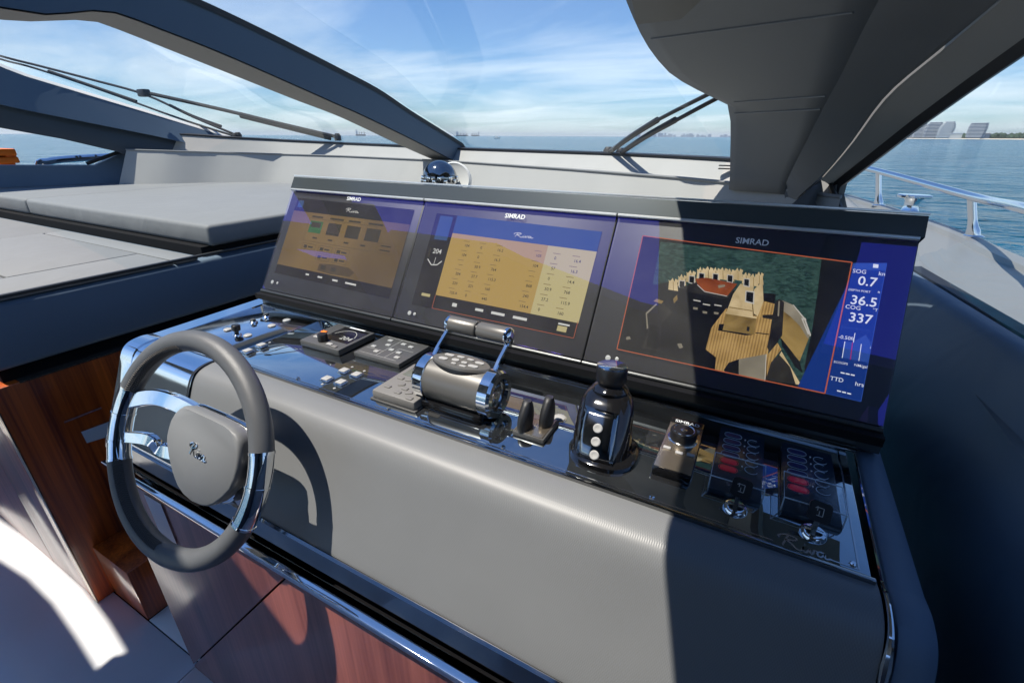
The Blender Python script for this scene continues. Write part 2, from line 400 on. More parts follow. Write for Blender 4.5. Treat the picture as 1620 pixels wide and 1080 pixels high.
# perforated weave ambient line
# ---------------------------------------------------------------- mesh builder
class MB:
    def __init__(self):
        self.bm = bmesh.new(); self.mats = []
    def mi(self, mname):
        if mname not in self.mats: self.mats.append(mname)
        return self.mats.index(mname)
    def poly(self, pts, mname=None):
        vs = [self.bm.verts.new(p) for p in pts]
        f = self.bm.faces.new(vs)
        if mname: f.material_index = self.mi(mname)
        return f
    def grid(self, rows, mname=None, closed_u=False, closed_v=False):
        V = [[self.bm.verts.new(p) for p in r] for r in rows]
        nr, nc = len(V), len(V[0]); k = self.mi(mname) if mname else 0
        for i in range(nr if closed_v else nr - 1):
            for j in range(nc if closed_u else nc - 1):
                a, b = V[i][j], V[i][(j + 1) % nc]
                c, d = V[(i + 1) % nr][(j + 1) % nc], V[(i + 1) % nr][j]
                try:
                    f = self.bm.faces.new((a, b, c, d)); f.material_index = k
                except ValueError: pass
        return V
    def cap(self, ring, mname=None, flip=False):
        try:
            f = self.bm.faces.new(list(reversed(ring)) if flip else ring)
            f.material_index = self.mi(mname) if mname else 0
        except ValueError: pass
    def loft(self, rings, mname=None, caps=True):
        V = self.grid(rings, mname, closed_u=True)
        if caps:
            self.cap(V[0], mname, True); self.cap(V[-1], mname)
        return V
    def box(self, lo, hi, mname=None, bevel=0.0, seg=2, mtx=None):
        x0, y0, z0 = lo; x1, y1, z1 = hi
        b2 = bmesh.new()
        vs = [b2.verts.new(p) for p in [(x0,y0,z0),(x1,y0,z0),(x1,y1,z0),(x0,y1,z0),(x0,y0,z1),(x1,y0,z1),(x1,y1,z1),(x0,y1,z1)]]
        for q in ((0,3,2,1),(4,5,6,7),(0,1,5,4),(1,2,6,5),(2,3,7,6),(3,0,4,7)):
            b2.faces.new([vs[i] for i in q])
        if bevel: bmesh.ops.bevel(b2, geom=list(b2.edges), offset=bevel, segments=seg, affect='EDGES', profile=0.5)
        self.merge(b2, mname, mtx)
    def merge(self, b2, mname=None, mtx=None):
        if mtx is not None: bmesh.ops.transform(b2, matrix=mtx, verts=b2.verts)
        k = self.mi(mname) if mname else 0
        mp_ = {}
        for v in b2.verts: mp_[v] = self.bm.verts.new(v.co)
        for f in b2.faces:
            nf = self.bm.faces.new([mp_[v] for v in f.verts]); nf.material_index = k
        b2.free()
    def prism(self, pts, vec, mname=None, bevel=0.0, seg=2):
        """polygon extruded by the vector"""
        vec = Vector(vec)
        b2 = bmesh.new()
        a = [b2.verts.new(Vector(p)) for p in pts]; b = [b2.verts.new(Vector(p) + vec) for p in pts]
        n = len(pts)
        b2.faces.new(a); b2.faces.new(list(reversed(b)))
        for i in range(n): b2.faces.new((a[i], b[i], b[(i+1) % n], a[(i+1) % n]))
        bmesh.ops.recalc_face_normals(b2, faces=b2.faces)
        if bevel: bmesh.ops.bevel(b2, geom=list(b2.edges), offset=bevel, segments=seg, affect='EDGES', profile=0.5)
        self.merge(b2, mname)
    def tube(self, path, r, mname=None, n=12, caps=True, closed=False):
        path = [Vector(p) for p in path]; N = len(path)
        rad = r if isinstance(r, (list, tuple)) else [r] * N
        rings = []; prev = None
        for i, p in enumerate(path):
            if closed: t = path[(i+1) % N] - path[i-1]
            else: t = path[min(i+1, N-1)] - path[max(i-1, 0)]
            t.normalize()
            if prev is None:
                ref = Vector((0,0,1)) if abs(t.z) < 0.9 else Vector((1,0,0))
                a = t.cross(ref).normalized()
            else:
                a = (prev - t * prev.dot(t)).normalized()
            prev = a; b = t.cross(a)
            rings.append([p + (a * cos(2*pi*k/n) + b * sin(2*pi*k/n)) * rad[i] for k in range(n)])
        if closed: self.grid(rings, mname, closed_u=True, closed_v=True)
        else: self.loft(rings, mname, caps)
    def lathe(self, origin, axis, prof, mname=None, n=24, caps=True, xref=None):
        axis = Vector(axis).normalized(); origin = Vector(origin)
        ref = Vector(xref) if xref else (Vector((1,0,0)) if abs(axis.x) < 0.9 else Vector((0,1,0)))
        a = (ref - axis * ref.dot(axis)).normalized(); b = axis.cross(a)
        rings = [[origin + axis * h + (a * cos(2*pi*k/n) + b * sin(2*pi*k/n)) * r for k in range(n)] for r, h in prof]
        self.loft(rings, mname, caps)
    def build(self, name, material, parent=None, smooth=35, recalc=True):
        if recalc: bmesh.ops.recalc_face_normals(self.bm, faces=self.bm.faces)
        me = bpy.data.meshes.new(name)
        self.bm.to_mesh(me); self.bm.free()
        for mn in (self.mats or [material]): me.materials.append(M[mn] if isinstance(mn, str) else mn)
        if smooth:
            me.shade_smooth()
            me.set_sharp_from_angle(angle=radians(smooth))
        o = bpy.data.objects.new(name, me)
        col.objects.link(o)
        if parent: o.parent = parent
        return o

def tag(o, label=None, cat=None, group=None, kind=None):
    if label: o['label'] = label
    if cat: o['category'] = cat
    if group: o['group'] = group
    if kind: o['kind'] = kind
    return o

def thing(name, label, cat, loc=(0, 0, 0), group=None):
    o = bpy.data.objects.new(name, None)
    col.objects.link(o); o.empty_display_size = 0.1
    tag(o, label, cat, group)
    PIV[o.name] = Vector(loc)
    return o
PIV = {}

def rrect(cx, cy, w, h, r, n=5):
    pts = []
    for (sx, sy, a0) in ((1,1,0),(-1,1,90),(-1,-1,180),(1,-1,270)):
        for k in range(n + 1):
            a = radians(a0 + 90 * k / n)
            pts.append((cx + sx*(w/2 - r) + r*cos(a), cy + sy*(h/2 - r) + r*sin(a)))
    return pts

def text_faces(mb, s, origin, xd, ud, size, mname, bold=0.0, align='LEFT', lift=0.0):
    cu = bpy.data.curves.new('txt', 'FONT'); cu.body = s; cu.size = 1.0; cu.align_x = align
    cu.resolution_u = 3; cu.offset = bold
    ob = bpy.data.objects.new('txt', cu); col.objects.link(ob)
    dg = bpy.context.evaluated_depsgraph_get()
    me = bpy.data.meshes.new_from_object(ob.evaluated_get(dg))
    nrm = xd.cross(ud)
    k = mb.mi(mname)
    vs = [mb.bm.verts.new(origin + xd * (v.co.x * size) + ud * (v.co.y * size) + nrm * lift) for v in me.vertices]
    for p in me.polygons:
        try:
            f = mb.bm.faces.new([vs[i] for i in p.vertices]); f.material_index = k
        except ValueError: pass
    bpy.data.objects.remove(ob); bpy.data.curves.remove(cu); bpy.data.meshes.remove(me)

# script lettering "Riva": strokes in a 0..1 box, x right, y up
SCRIPT = [
    [(0.02,0.60),(0.00,0.72),(0.06,0.86),(0.18,0.95),(0.31,0.94),(0.36,0.84),(0.31,0.70),(0.19,0.60),(0.13,0.57),(0.20,0.50),(0.28,0.34),(0.34,0.18),(0.39,0.12),(0.43,0.16),(0.465,0.30),(0.49,0.48)],
    [(0.20,0.94),(0.16,0.70),(0.12,0.42),(0.08,0.12)],
    [(0.49,0.48),(0.475,0.28),(0.50,0.14),(0.535,0.16),(0.57,0.32),(0.60,0.48),(0.605,0.30),(0.62,0.14),(0.66,0.26),(0.69,0.48),(0.73,0.42)],
    [(0.87,0.44),(0.81,0.49),(0.755,0.42),(0.74,0.26),(0.77,0.14),(0.82,0.20),(0.865,0.36),(0.88,0.48),(0.875,0.28),(0.895,0.14),(0.95,0.18),(1.0,0.26)],
    [(0.515,0.66),(0.525,0.70)],
]
def script(mb, origin, xd, ud, w, h, r, mname, tubes=True):
    nrm = xd.cross(ud)
    for st in SCRIPT:
        path = []
        P = [Vector((x, y)) for x, y in st]
        for i in range(len(P) - 1):
            p0, p1, p2, p3 = P[max(i-1,0)], P[i], P[i+1], P[min(i+2,len(P)-1)]
            for k in range(4):
                t = k / 4
                q = 0.5*((2*p1)+(p2-p0)*t+(2*p0-5*p1+4*p2-p3)*t*t+(3*p1-p0-3*p2+p3)*t*t*t)
                path.append(q)
        path.append(P[-1])
        pts = [origin + xd*(q.x*w) + ud*(q.y*h) for q in path]
        if tubes: mb.tube(pts, r, mname, n=6)
        else:
            k = mb.mi(mname)
            prev = None
            for i in range(len(pts)):
                t = (pts[min(i+1,len(pts)-1)] - pts[max(i-1,0)]).normalized()
                s = nrm.cross(t) * r
                cur = (mb.bm.verts.new(pts[i]+s), mb.bm.verts.new(pts[i]-s))
                if prev:
                    f = mb.bm.faces.new((prev[0],cur[0],cur[1],prev[1])); f.material_index = k
                prev = cur
def inst(name, me, loc, parent, rot=None, scale=None):
    o = bpy.data.objects.new(name, me); col.objects.link(o)
    o.location = loc
    if rot: o.rotation_euler = rot
    if scale: o.scale = scale
    if parent: o.parent = parent
    return o

def mesh_only(mb, name, material, smooth=35):
    o = mb.build(name, material, None, smooth); me = o.data
    bpy.data.objects.remove(o); return me

def resample(pts, n):
    pts = [Vector(p) for p in pts]
    L = [0]
    for a, b in zip(pts, pts[1:]): L.append(L[-1] + (b - a).length)
    out = []
    for k in range(n):
        s = L[-1] * k / (n - 1)
        i = 0
        while i < len(L) - 2 and L[i+1] < s: i += 1
        t = (s - L[i]) / max(1e-9, L[i+1] - L[i])
        out.append(pts[i].lerp(pts[i+1], t))
    return out

def smooth_path(pts, k=4):
    P = [Vector(p) for p in pts]; out = []
    for i in range(len(P) - 1):
        p0, p1, p2, p3 = P[max(i-1,0)], P[i], P[i+1], P[min(i+2,len(P)-1)]
        for j in range(k):
            t = j / k
            out.append(0.5*((2*p1)+(p2-p0)*t+(2*p0-5*p1+4*p2-p3)*t*t+(3*p1-p0-3*p2+p3)*t*t*t))
    out.append(P[-1]); return out

FLOOR = -1.84
SEA = -4.6
# ================================================================= sea
def sea_material():
    mt, n, l, b = new_mat('sea_water')
    t = n.new('ShaderNodeTexCoord')
    b.inputs['Base Color'].default_value = (0.010, 0.085, 0.15, 1)
    b.inputs['Roughness'].default_value = 0.12
    b.inputs['IOR'].default_value = 1.33
    b.inputs['Specular IOR Level'].default_value = 0.25
    nb = None
    for sc, dist, st in ((0.10, 5.0, 0.9), (0.35, 2.2, 0.9), (1.3, 0.7, 0.9)):
        mpn = n.new('ShaderNodeMapping'); mpn.inputs['Scale'].default_value = (0.6, 1.0, 1); mpn.inputs['Rotation'].default_value = (0, 0, 0.5 + 0.9 * sc)
        l.new(t.outputs['Object'], mpn.inputs[0])
        z = n.new('ShaderNodeTexNoise'); z.inputs['Scale'].default_value = sc; z.inputs['Detail'].default_value = 5
        z.inputs['Distortion'].default_value = 0.6
        l.new(mpn.outputs[0], z.inputs['Vector'])
        bp = n.new('ShaderNodeBump'); bp.inputs['Strength'].default_value = st; bp.inputs['Distance'].default_value = dist
        l.new(z.outputs['Fac'], bp.inputs['Height'])
        if nb: l.new(nb, bp.inputs['Normal'])
        nb = bp.outputs[0]
    l.new(nb, b.inputs['Normal'])
    mp3 = n.new('ShaderNodeMapping'); mp3.inputs['Scale'].default_value = (0.004, 0.012, 1); mp3.inputs['Rotation'].default_value = (0, 0, 0.5)
    l.new(t.outputs['Object'], mp3.inputs[0])
    z3 = n.new('ShaderNodeTexNoise'); z3.inputs['Scale'].default_value = 1; z3.inputs['Detail'].default_value = 7
    l.new(mp3.outputs[0], z3.inputs['Vector'])
    mx = n.new('ShaderNodeMix'); mx.data_type = 'RGBA'
    mx.inputs[6].default_value = (0.004, 0.060, 0.125, 1); mx.inputs[7].default_value = (0.010, 0.115, 0.19, 1)
    l.new(z3.outputs['Fac'], mx.inputs['Factor']); l.new(mx.outputs[2], b.inputs['Base Color'])
    return mt
M['sea'] = sea_material()
mb = MB()
# near water displaced as real waves, far water flat out to the horizon
S = 30000
mb.poly([(-S, -S, SEA), (S, -S, SEA), (S, S, SEA), (-S, S, SEA)])
tag(mb.build('sea', 'sea', smooth=0), kind='structure')

# ================================================================= shore, towers, ships
def dirx(u, dist, z=SEA):
    d = ray(u, 215.0); d.z = 0; d.normalize()
    return Vector((d.x * dist, d.y * dist, z))
SH = 2600.0
p0, p1 = dirx(1395, SH * 1.25), dirx(1900, SH * 0.75)
ax = (p1 - p0).normalized(); nrm_s = Vector((-ax.y, ax.x, 0))
mb = MB()
L = (p1 - p0).length
rows = []
for k in range(3):
    off = (0, 25, 900)[k]; zz = (SEA - 0.5, SEA + 3.0, SEA + 5)[k]
    rows.append([p0 + ax * (L * i / 40) + nrm_s * (off + 10 * noise.noise(Vector((i * 0.7, k, 0)))) + Vector((0, 0, zz - SEA)) for i in range(41)])
mb.grid(rows)
tag(mb.build('beach', 'beach'), kind='structure')
mb = MB()
for i in range(420):
    t = random.random() ** 0.8
    c = p0 + ax * (L * (0.12 + 0.88 * t)) + nrm_s * random.uniform(40, 160) + Vector((0, 0, 3))
    r = random.uniform(7, 15); h = random.uniform(11, 20)
    b2 = bmesh.new(); bmesh.ops.create_icosphere(b2, subdivisions=1, radius=1)
    for v in b2.verts: v.co *= 1 + 0.35 * noise.noise(v.co * 2 + Vector((i, 0, 0)))
    mb.merge(b2, 'trees', Matrix.Translation(c + Vector((0, 0, h * 0.45))) @ Matrix.Diagonal((r, r, h * 0.6, 1)))
tag(mb.build('shore_trees', 'trees'), 'dark green belt of trees along the far beach', 'trees', kind='stuff')

def tower(u0, u1, vtop, dist, lean, label, body, topround):
    base = dirx((u0 + u1) / 2, dist)
    right = Vector((base.y, -base.x, 0)).normalized(); back = Vector((base.x, base.y, 0)).normalized()
    d0, d1 = dirx(u0, dist), dirx(u1, dist)
    w = (d1 - d0).length
    cosang = base.normalized().dot(fwd.normalized())
    dtop = ray((u0 + u1) / 2, vtop); hgt = dtop.z * dist / sqrt(dtop.x ** 2 + dtop.y ** 2) - SEA - 3
    t = thing('tower_block', label, 'building', base, 'curved towers on the far shore')
    nf = 11
    def ring(k, grow, dz):
        s = k / nf
        ww = w * (0.84 + 0.34 * s - 0.16 * s * s) * (1 - topround * max(0, s - 0.5) ** 2 * 2.6)
        dd = w * 0.6
        c = base + right * (lean * w * (s - 0.5)) + Vector((0, 0, 3 + hgt * s + dz))
        return [c + right * px_ * (ww / 2 + grow) + back * py_ * (dd / 2 + grow) for px_, py_ in
                ((1, -0.6), (0.7, -1), (-0.7, -1), (-1, -0.6), (-1, 0.6), (-0.7, 1), (0.7, 1), (1, 0.6))]
    b = MB(); b.loft([ring(k, 0, 0) for k in range(nf + 1)]); b.build('facade', body, t)
    b = MB()
    for k in range(1, nf + 1):
        b.loft([ring(k, 2.0, -1.0), ring(k, 2.0, 1.0)])
    o = b.build('balcony_slab', 'tower_slab', t); o['kind'] = 'stuff'
    return t
tower(1426, 1449, 199, 2750, 0.10, 'low slanting grey tower at the left end of the far towers', 'tower_glass', 0.8)
tower(1444, 1463, 196, 2700, 0.08, 'narrow grey curved tower second from left on far shore', 'tower_glass', 0.6)
tower(1459, 1487, 194, 2680, 0.08, 'broad grey leaning tower beside the pale tower on far shore', 'tower_glass', 0.5)
tower(1481, 1507, 193, 2600, 0.12, 'pale cream leaning tower in the middle of the far shore', 'tower_pale', 0.7)
tower(1527, 1558, 195, 2500, 0.03, 'grey blocky tower standing alone at the right on far shore', 'tower_glass', 0.25)
for k, (u0, u1, hh) in enumerate(((1418, 1432, 12), (1500, 1522, 13), (1552, 1566, 14))):
    base = dirx((u0 + u1) / 2, 2600); w = (dirx(u1, 2600) - dirx(u0, 2600)).length
    right = Vector((base.y, -base.x, 0)).normalized(); back = Vector((base.x, base.y, 0)).normalized()
    t = thing('low_building', ('small low building left of the slanting far towers', 'long low pale building right of the cream tower', 'small dark low building right of the lone grey tower')[k], 'building', base)
    b = MB()
    b.prism([base + right * a * w / 2 + back * c * 15 + Vector((0, 0, 2)) for a, c in ((-1,-1),(1,-1),(1,1),(-1,1))], (0, 0, hh * 1.3))
    b.build('wall', 'tower_pale' if k == 1 else 'tower_glass', t)
    b = MB()
    b.prism([base + right * a * w / 2 * 1.05 + back * c * 16 + Vector((0, 0, 2 + hh * 1.3)) for a, c in ((-1,-1),(1,-1),(1,1),(-1,1))], (0, 0, 2.0))
    b.build('roof', 'tower_slab', t)
# far skyline
mb = MB()
for i in range(75):
    u = random.uniform(1020, 1300) if i > 30 else random.gauss(1085, 40)
    b = dirx(u, 9500); w = random.uniform(25, 60); h = random.uniform(15, 50) * (1.3 if abs(u - 1068) < 30 else 1)
    right = Vector((b.y, -b.x, 0)).normalized(); back = Vector((b.x, b.y, 0)).normalized()
    mb.prism([b + right * a * w / 2 + back * c * 15 for a, c in ((-1,-1),(1,-1),(1,1),(-1,1))], (0, 0, h))
tag(mb.build('city_skyline', 'city', smooth=0), 'faint city skyline on the horizon behind the wiper', 'skyline', kind='stuff')

def ship(u, dist, length, flip, label):
    base = dirx(u, dist, SEA)
    right = Vector((base.y, -base.x, 0)).normalized() * (-1 if flip else 1); back = Vector((base.x, base.y, 0)).normalized()
    t = thing('cargo_ship', label, 'ship', base, 'cargo ships on the horizon')
    def P(a, b_, c): return base + right * a + back * b_ + Vector((0, 0, c))
    Lh = length / 2
    b = MB()
    b.loft([[P(-Lh, -9, 0), P(Lh * .9, -9, 0), P(Lh * .95, 0, 0), P(Lh * .9, 9, 0), P(-Lh, 9, 0)],
            [P(-Lh * 1.02, -10, 11), P(Lh, -10, 12), P(Lh * 1.06, 0, 14), P(Lh, 10, 12), P(-Lh * 1.02, 10, 11)]])
    b.build('hull', 'hull_rust', t)
    b = MB()
    b.prism([P(-Lh * .95, -9, 11), P(-Lh * .6, -9, 11), P(-Lh * .6, 9, 11), P(-Lh * .95, 9, 11)], (0, 0, 26))
    b.prism([P(-Lh * .92, -5, 37), P(-Lh * .75, -5, 37), P(-Lh * .75, 5, 37), P(-Lh * .92, 5, 37)], (0, 0, 10))
    b.build('superstructure', 'ship_white', t)
    for k in range(3):
        b = MB(); xx = -Lh * .3 + k * Lh * .5
        b.tube([P(xx, 0, 10), P(xx, 0, 30)], 2.0, n=6); b.tube([P(xx, 0, 28), P(xx + Lh * .3, 0, 22)], 1.4, n=6)
        b.build('crane', 'hull_rust', t)
ship(571, 4200, 75, False, 'cargo ship on the horizon left of the windscreen pillar')
ship(731, 5200, 120, False, 'larger cargo ship just right of the windscreen pillar')
ship(752, 5600, 90, True, 'smaller cargo ship right of the larger one')
base = dirx(786, 900); right = Vector((base.y, -base.x, 0)).normalized(); back = Vector((base.x, base.y, 0)).normalized()
t = thing('motor_boat', 'tiny white motor boat on open water ahead', 'boat', base)
b = MB(); Pq = lambda a, b_, c: base + right * a + back * b_ + Vector((0, 0, c))
b.loft([[Pq(-5, -1.4, 0), Pq(4, -1.4, 0), Pq(5, 0, 0), Pq(4, 1.4, 0), Pq(-5, 1.4, 0)], [Pq(-5, -1.8, 1.4), Pq(5, -1.8, 1.8), Pq(7, 0, 2), Pq(5, 1.8, 1.8), Pq(-5, 1.8, 1.4)]])
b.build('hull', 'white_gloss', t)
b = MB(); b.prism([Pq(-3, -1.2, 1.5), Pq(2, -1.2, 1.6), Pq(2, 1.2, 1.6), Pq(-3, 1.2, 1.5)], (0, 0, 2.2)); b.build('cabin', 'white_gloss', t)

# ================================================================= cabin sole (floor)
def grating(nm, x0, x1, y0, y1, z):
    b = MB(); b.box((x0, y0, z - 0.05), (x1, y1, z), bevel=0.003); return b.build(nm, 'floor')
fl = MB(); fl.box((-5.2, -4.0, FLOOR - 0.12), (0.9, 3.2, FLOOR - 0.014), None)
floor_o = tag(fl.build('cabin_floor', 'matt_black', smooth=0), kind='structure')
for (x0, x1, y0, y1) in ((-5.2, -1.575, -1.2, 0.428), (-1.571, 0.9, -1.2, 0.428), (-5.2, -1.575, -4.0, -1.204), (-1.571, 0.9, -4.0, -1.204), (-1.93, 0.9, 0.432, 3.0)):
    b = MB(); b.box((x0, y0, FLOOR - 0.013), (x1, y1, FLOOR), bevel=0.002)
    b.build('floor_panel', 'floor', floor_o)

# ================================================================= side deck, rail, bollard
deck_out = [at(1200, 285, z=-0.5), at(1315, 305, z=-0.5), at(1388, 325, z=-0.5), at(1437, 340, z=-0.5), at(1535, 376, z=-0.5), at(1620, 415, z=-0.5), Vector((1.22, 1.2, -0.5)), Vector((1.3, -3.5, -0.5))]
deck_out = smooth_path(deck_out, 5)
mb = MB()
rows = [[], [], [], [], []]
for p in deck_out:
    inn = 0.47 if p.y < 2.2 else max(-3.0, 0.47 - (p.y - 2.2) * 0.5)
    rows[0].append(Vector((inn, p.y, -0.5)))
    rows[1].append(Vector((p.x - 0.10, p.y, -0.50)))
    rows[2].append(Vector((p.x - 0.085, p.y, -0.482)))
    rows[3].append(Vector((p.x, p.y, -0.482)))
    rows[4].append(Vector((p.x - 0.15, p.y, SEA)))
mb.grid(rows)
tag(mb.build('side_deck', 'deck_white', smooth=40), kind='structure')
# foredeck ahead of the windscreen, low
mb = MB()
mb.grid([[Vector((-5.2, 2.9, -0.62)), Vector((0.45, 2.4, -0.62))], [Vector((-4.6, 6, -0.75)), Vector((0.2, 6, -0.75))], [Vector((-2.6, 12, -0.9)), Vector((-1.8, 12, -0.9))]])
tag(mb.build('foredeck', 'deck_white', smooth=0), kind='structure')

rail = thing('guard_rail', 'polished steel guard rail along the starboard side deck', 'railing', (0.9, 3.1, -0.48))
feet = [(at(1390, 325, z=-0.482), (1390, 271)), (at(1540, 374, z=-0.482), (1537, 311))]
f0 = at(1313, 303, z=-0.482)
feet.insert(0, (f0, (1311, 252)))
tops = []
for f, (u, v) in feet:
    d = ray(u, v); tops.append(d * (f.y / d.y))
f_near = Vector((1.16, 1.6, -0.482)); tops_near = Vector((1.16, 1.75, -0.27))
b = MB(); b.tube(smooth_path([tops[0] + (tops[0] - tops[1]) * 1.0] + tops + [at(1625, 331, y=2.45), at(1760, 372, y=1.9), Vector((1.25, 0.4, -0.25)), Vector((1.28, -3, -0.25))], 6), 0.021, n=14)
b.build('top_rail', 'chrome', rail)
for i, (f, _) in enumerate(feet):
    b = MB(); tp = tops[i]
    f2 = Vector((f.x, f.y, -0.484))
    b.lathe(f2, tp - f2, [(0.030, 0), (0.030, 0.03), (0.022, 0.06), (0.019, 0.10), (0.019, (tp - f2).length)], n=16)
    b.build('stanchion', 'chrome', rail)
    b = MB(); b.lathe(f2, (0, 0, 1), [(0.045, 0), (0.045, 0.006), (0.03, 0.012)], n=16); b.build('foot_flange', 'chrome', rail)

bol = thing('mooring_bollard', 'short steel mooring bollard on the starboard deck edge', 'bollard', (0.85, 4, -0.48))
bc = at(1437, 339, z=-0.482)
b = MB(); b.lathe(bc, (0, 0, 1), [(0.060, 0), (0.060, 0.01), (0.05, 0.02), (0.042, 0.06), (0.045, 0.09), (0.06, 0.11)], n=20); b.build('drum', 'chrome', bol)
b = MB()
bt = bc + Vector((0, 0, 0.108))
b.loft([[bt + Vector((x_ , y_, z_)) for x_, y_ in rrect(0, 0, 0.19 * s, 0.12 * s, 0.05 * s)] for s, z_ in ((0.9, 0), (1, 0.006), (1, 0.016), (0.92, 0.022))]); b.build('cap', 'chrome', bol)

# port side outside: deck, rail, orange case
mb = MB()
mb.grid([[Vector((-5.35, -3, -0.5)), Vector((-5.35, 3.2, -0.5)), Vector((-4.9, 5, -0.5))], [Vector((-6.0, -3, -0.5)), Vector((-5.9, 3.2, -0.5)), Vector((-5.2, 5, -0.5))], [Vector((-5.9, -3, SEA)), Vector((-5.8, 3.2, SEA)), Vector((-5.1, 5, SEA))]])
tag(mb.build('port_side_deck', 'deck_white', smooth=0), kind='structure')
pr = thing('port_rail', 'pale steel rail end outside the port side window', 'railing', (-5.8, 2.2, -0.5))
a0 = at(62, 262, x=-5.75); a1 = at(75, 256, x=-5.75); a2 = at(105, 252, x=-5.75); a3 = at(170, 248, x=-5.75)
b = MB(); b.tube(smooth_path([Vector((a0.x, a0.y, -0.5)), a0, a1, a2, a3, a3 + (a3 - a2) * 1.5], 4), 0.03, n=10); b.build('top_rail', 'chrome', pr)
b = MB(); a4 = a3 + (a3 - a2) * 1.5; b.tube([a4, Vector((a4.x, a4.y, -0.5))], 0.02, n=10); b.build('stanchion', 'chrome', pr)
oc = thing('orange_case', 'orange lifesaving case on the port side deck', 'case', (-5.75, 1.6, -0.5))
q = [at(-30, 236, x=-5.7), at(24, 236, x=-5.7), at(30, 258, x=-5.7), at(-30, 258, x=-5.7)]
ym0 = q[0].y; ym1 = (q[1].y + q[2].y) / 2; zt = q[1].z
b = MB()
zo = q[2].z
b.box((-6.0, ym0, zo), (-5.7, ym0 + 0.05, zt), bevel=0.01); b.box((-6.0, ym1 - 0.07, zo), (-5.7, ym1, zt), bevel=0.01)
b.box((-6.0, ym0, zt - 0.05), (-5.69, ym1 + 0.004, zt + 0.004), bevel=0.01); b.box((-6.0, ym0, zo), (-5.69, ym1 + 0.004, zo + 0.05), bevel=0.01); b.box((-5.98, ym0 + 0.02, -0.502), (-5.72, ym1 - 0.02, zo + 0.02), bevel=0.01)
b.build('shell', 'orange', oc)
b = MB(); b.box((-6.0, ym0 + 0.05, zo + 0.05), (-5.8, ym1 - 0.07, zt - 0.05)); b.build('inside', 'matt_black', oc, smooth=0)

# ================================================================= dash ledge under the windscreen
ED = [((200, 237), 2.15), ((270, 239), 2.35), ((340, 241), 2.60), ((440, 244), 2.92), ((540, 247), 3.05), ((690, 254), 2.95), ((725, 256), 2.90), ((900, 268), 2.55), ((1080, 282), 2.20), ((1153, 289), 2.07), ((1240, 300), 1.95), ((1330, 312), 1.80)]
GL = [((200, 207), 2.4), ((290, 213), 2.55), ((365, 218), 2.80), ((440, 222), 3.08), ((540, 227), 3.25), ((680, 233), 3.22), ((735, 236), 3.15), ((950, 243), 2.80), ((1060, 248), 2.55), ((1155, 253), 2.30), ((1240, 257), 2.15), ((1330, 262), 1.98)]
edge = resample([at(*p, y=y) for p, y in ED], 60)
glb = resample([at(*p, y=y) for p, y in GL], 60)
ledge = thing('dash_ledge', 'long pale grey padded dash ledge beneath the windscreen', 'dashboard', (-2.2, 2.9, -0.5))
b = MB()
low = [Vector((e.x + 0.0, e.y - 0.17, -0.46)) for e in edge]
e2 = [Vector((e.x, e.y - 0.006, e.z - 0.012)) for e in edge]
shelf = [Vector((e.x, e.y + 0.008, e.z)) for e in edge]
b.grid([[v + Vector((0, -0.012, -0.03)) for v in low], low, e2, edge, shelf, [v + Vector((0, 0.03, -0.02)) for v in shelf]])
b.build('lower_pad', 'dash', ledge, smooth=60)
b = MB()
sh0 = [Vector((e.x, e.y + 0.012, e.z - 0.008)) for e in edge]
sh1 = [Vector((e.x * 0.35 + g.x * 0.65, e.y * 0.35 + g.y * 0.65, e.z - 0.004)) for e, g in zip(edge, glb)]
gb0 = [Vector((g.x, g.y - 0.004, g.z - 0.006)) for g in glb]
b.grid([sh0, sh1, gb0, [g + Vector((0, 0.03, -0.004)) for g in glb]])
b.build('upper_pad', 'dash', ledge, smooth=30)
b = MB()
b.grid([[g + Vector((0, -0.012, -0.003)) for g in glb], [g + Vector((0, -0.012, 0.006)) for g in glb], [g + Vector((0, 0.06, 0.010)) for g in glb]])
b.build('glass_gasket', 'rubber', ledge)
b = MB(); b.tube([e + Vector((0, -0.004, 0.001)) for e in edge], 0.006, n=8); b.build('edge_piping', 'vinyl', ledge)  # bead added to stand for the bright highlight along the edge
b = MB()
b.grid([[Vector((v.x, 1.10 if v.x > -1.7 else v.y - 0.3, -0.47)) for v in low], [v + Vector((0, 0.05, -0.006)) for v in low]])
b.build('dash_top', 'dash', ledge)
b = MB()   # black front skirt below the ledge, down to the floor
b.grid([[Vector((v.x, 1.2 if v.x > -1.6 else v.y - 0.05, -0.472)) for v in low], [Vector((v.x, 1.2 if v.x > -1.6 else v.y - 0.05, FLOOR)) for v in low]])
b.build('front_bulkhead', 'frame_dark', ledge, smooth=0)
b = MB()
v0 = at(1139, 262, y=2.27)
for k in range(2):
    b.box((v0.x, v0.y - 0.05, v0.z - 0.012 * k), (v0.x + 0.05, v0.y - 0.02, v0.z - 0.012 * k + 0.004))
b.build('vent_slot', 'black', ledge, smooth=0)

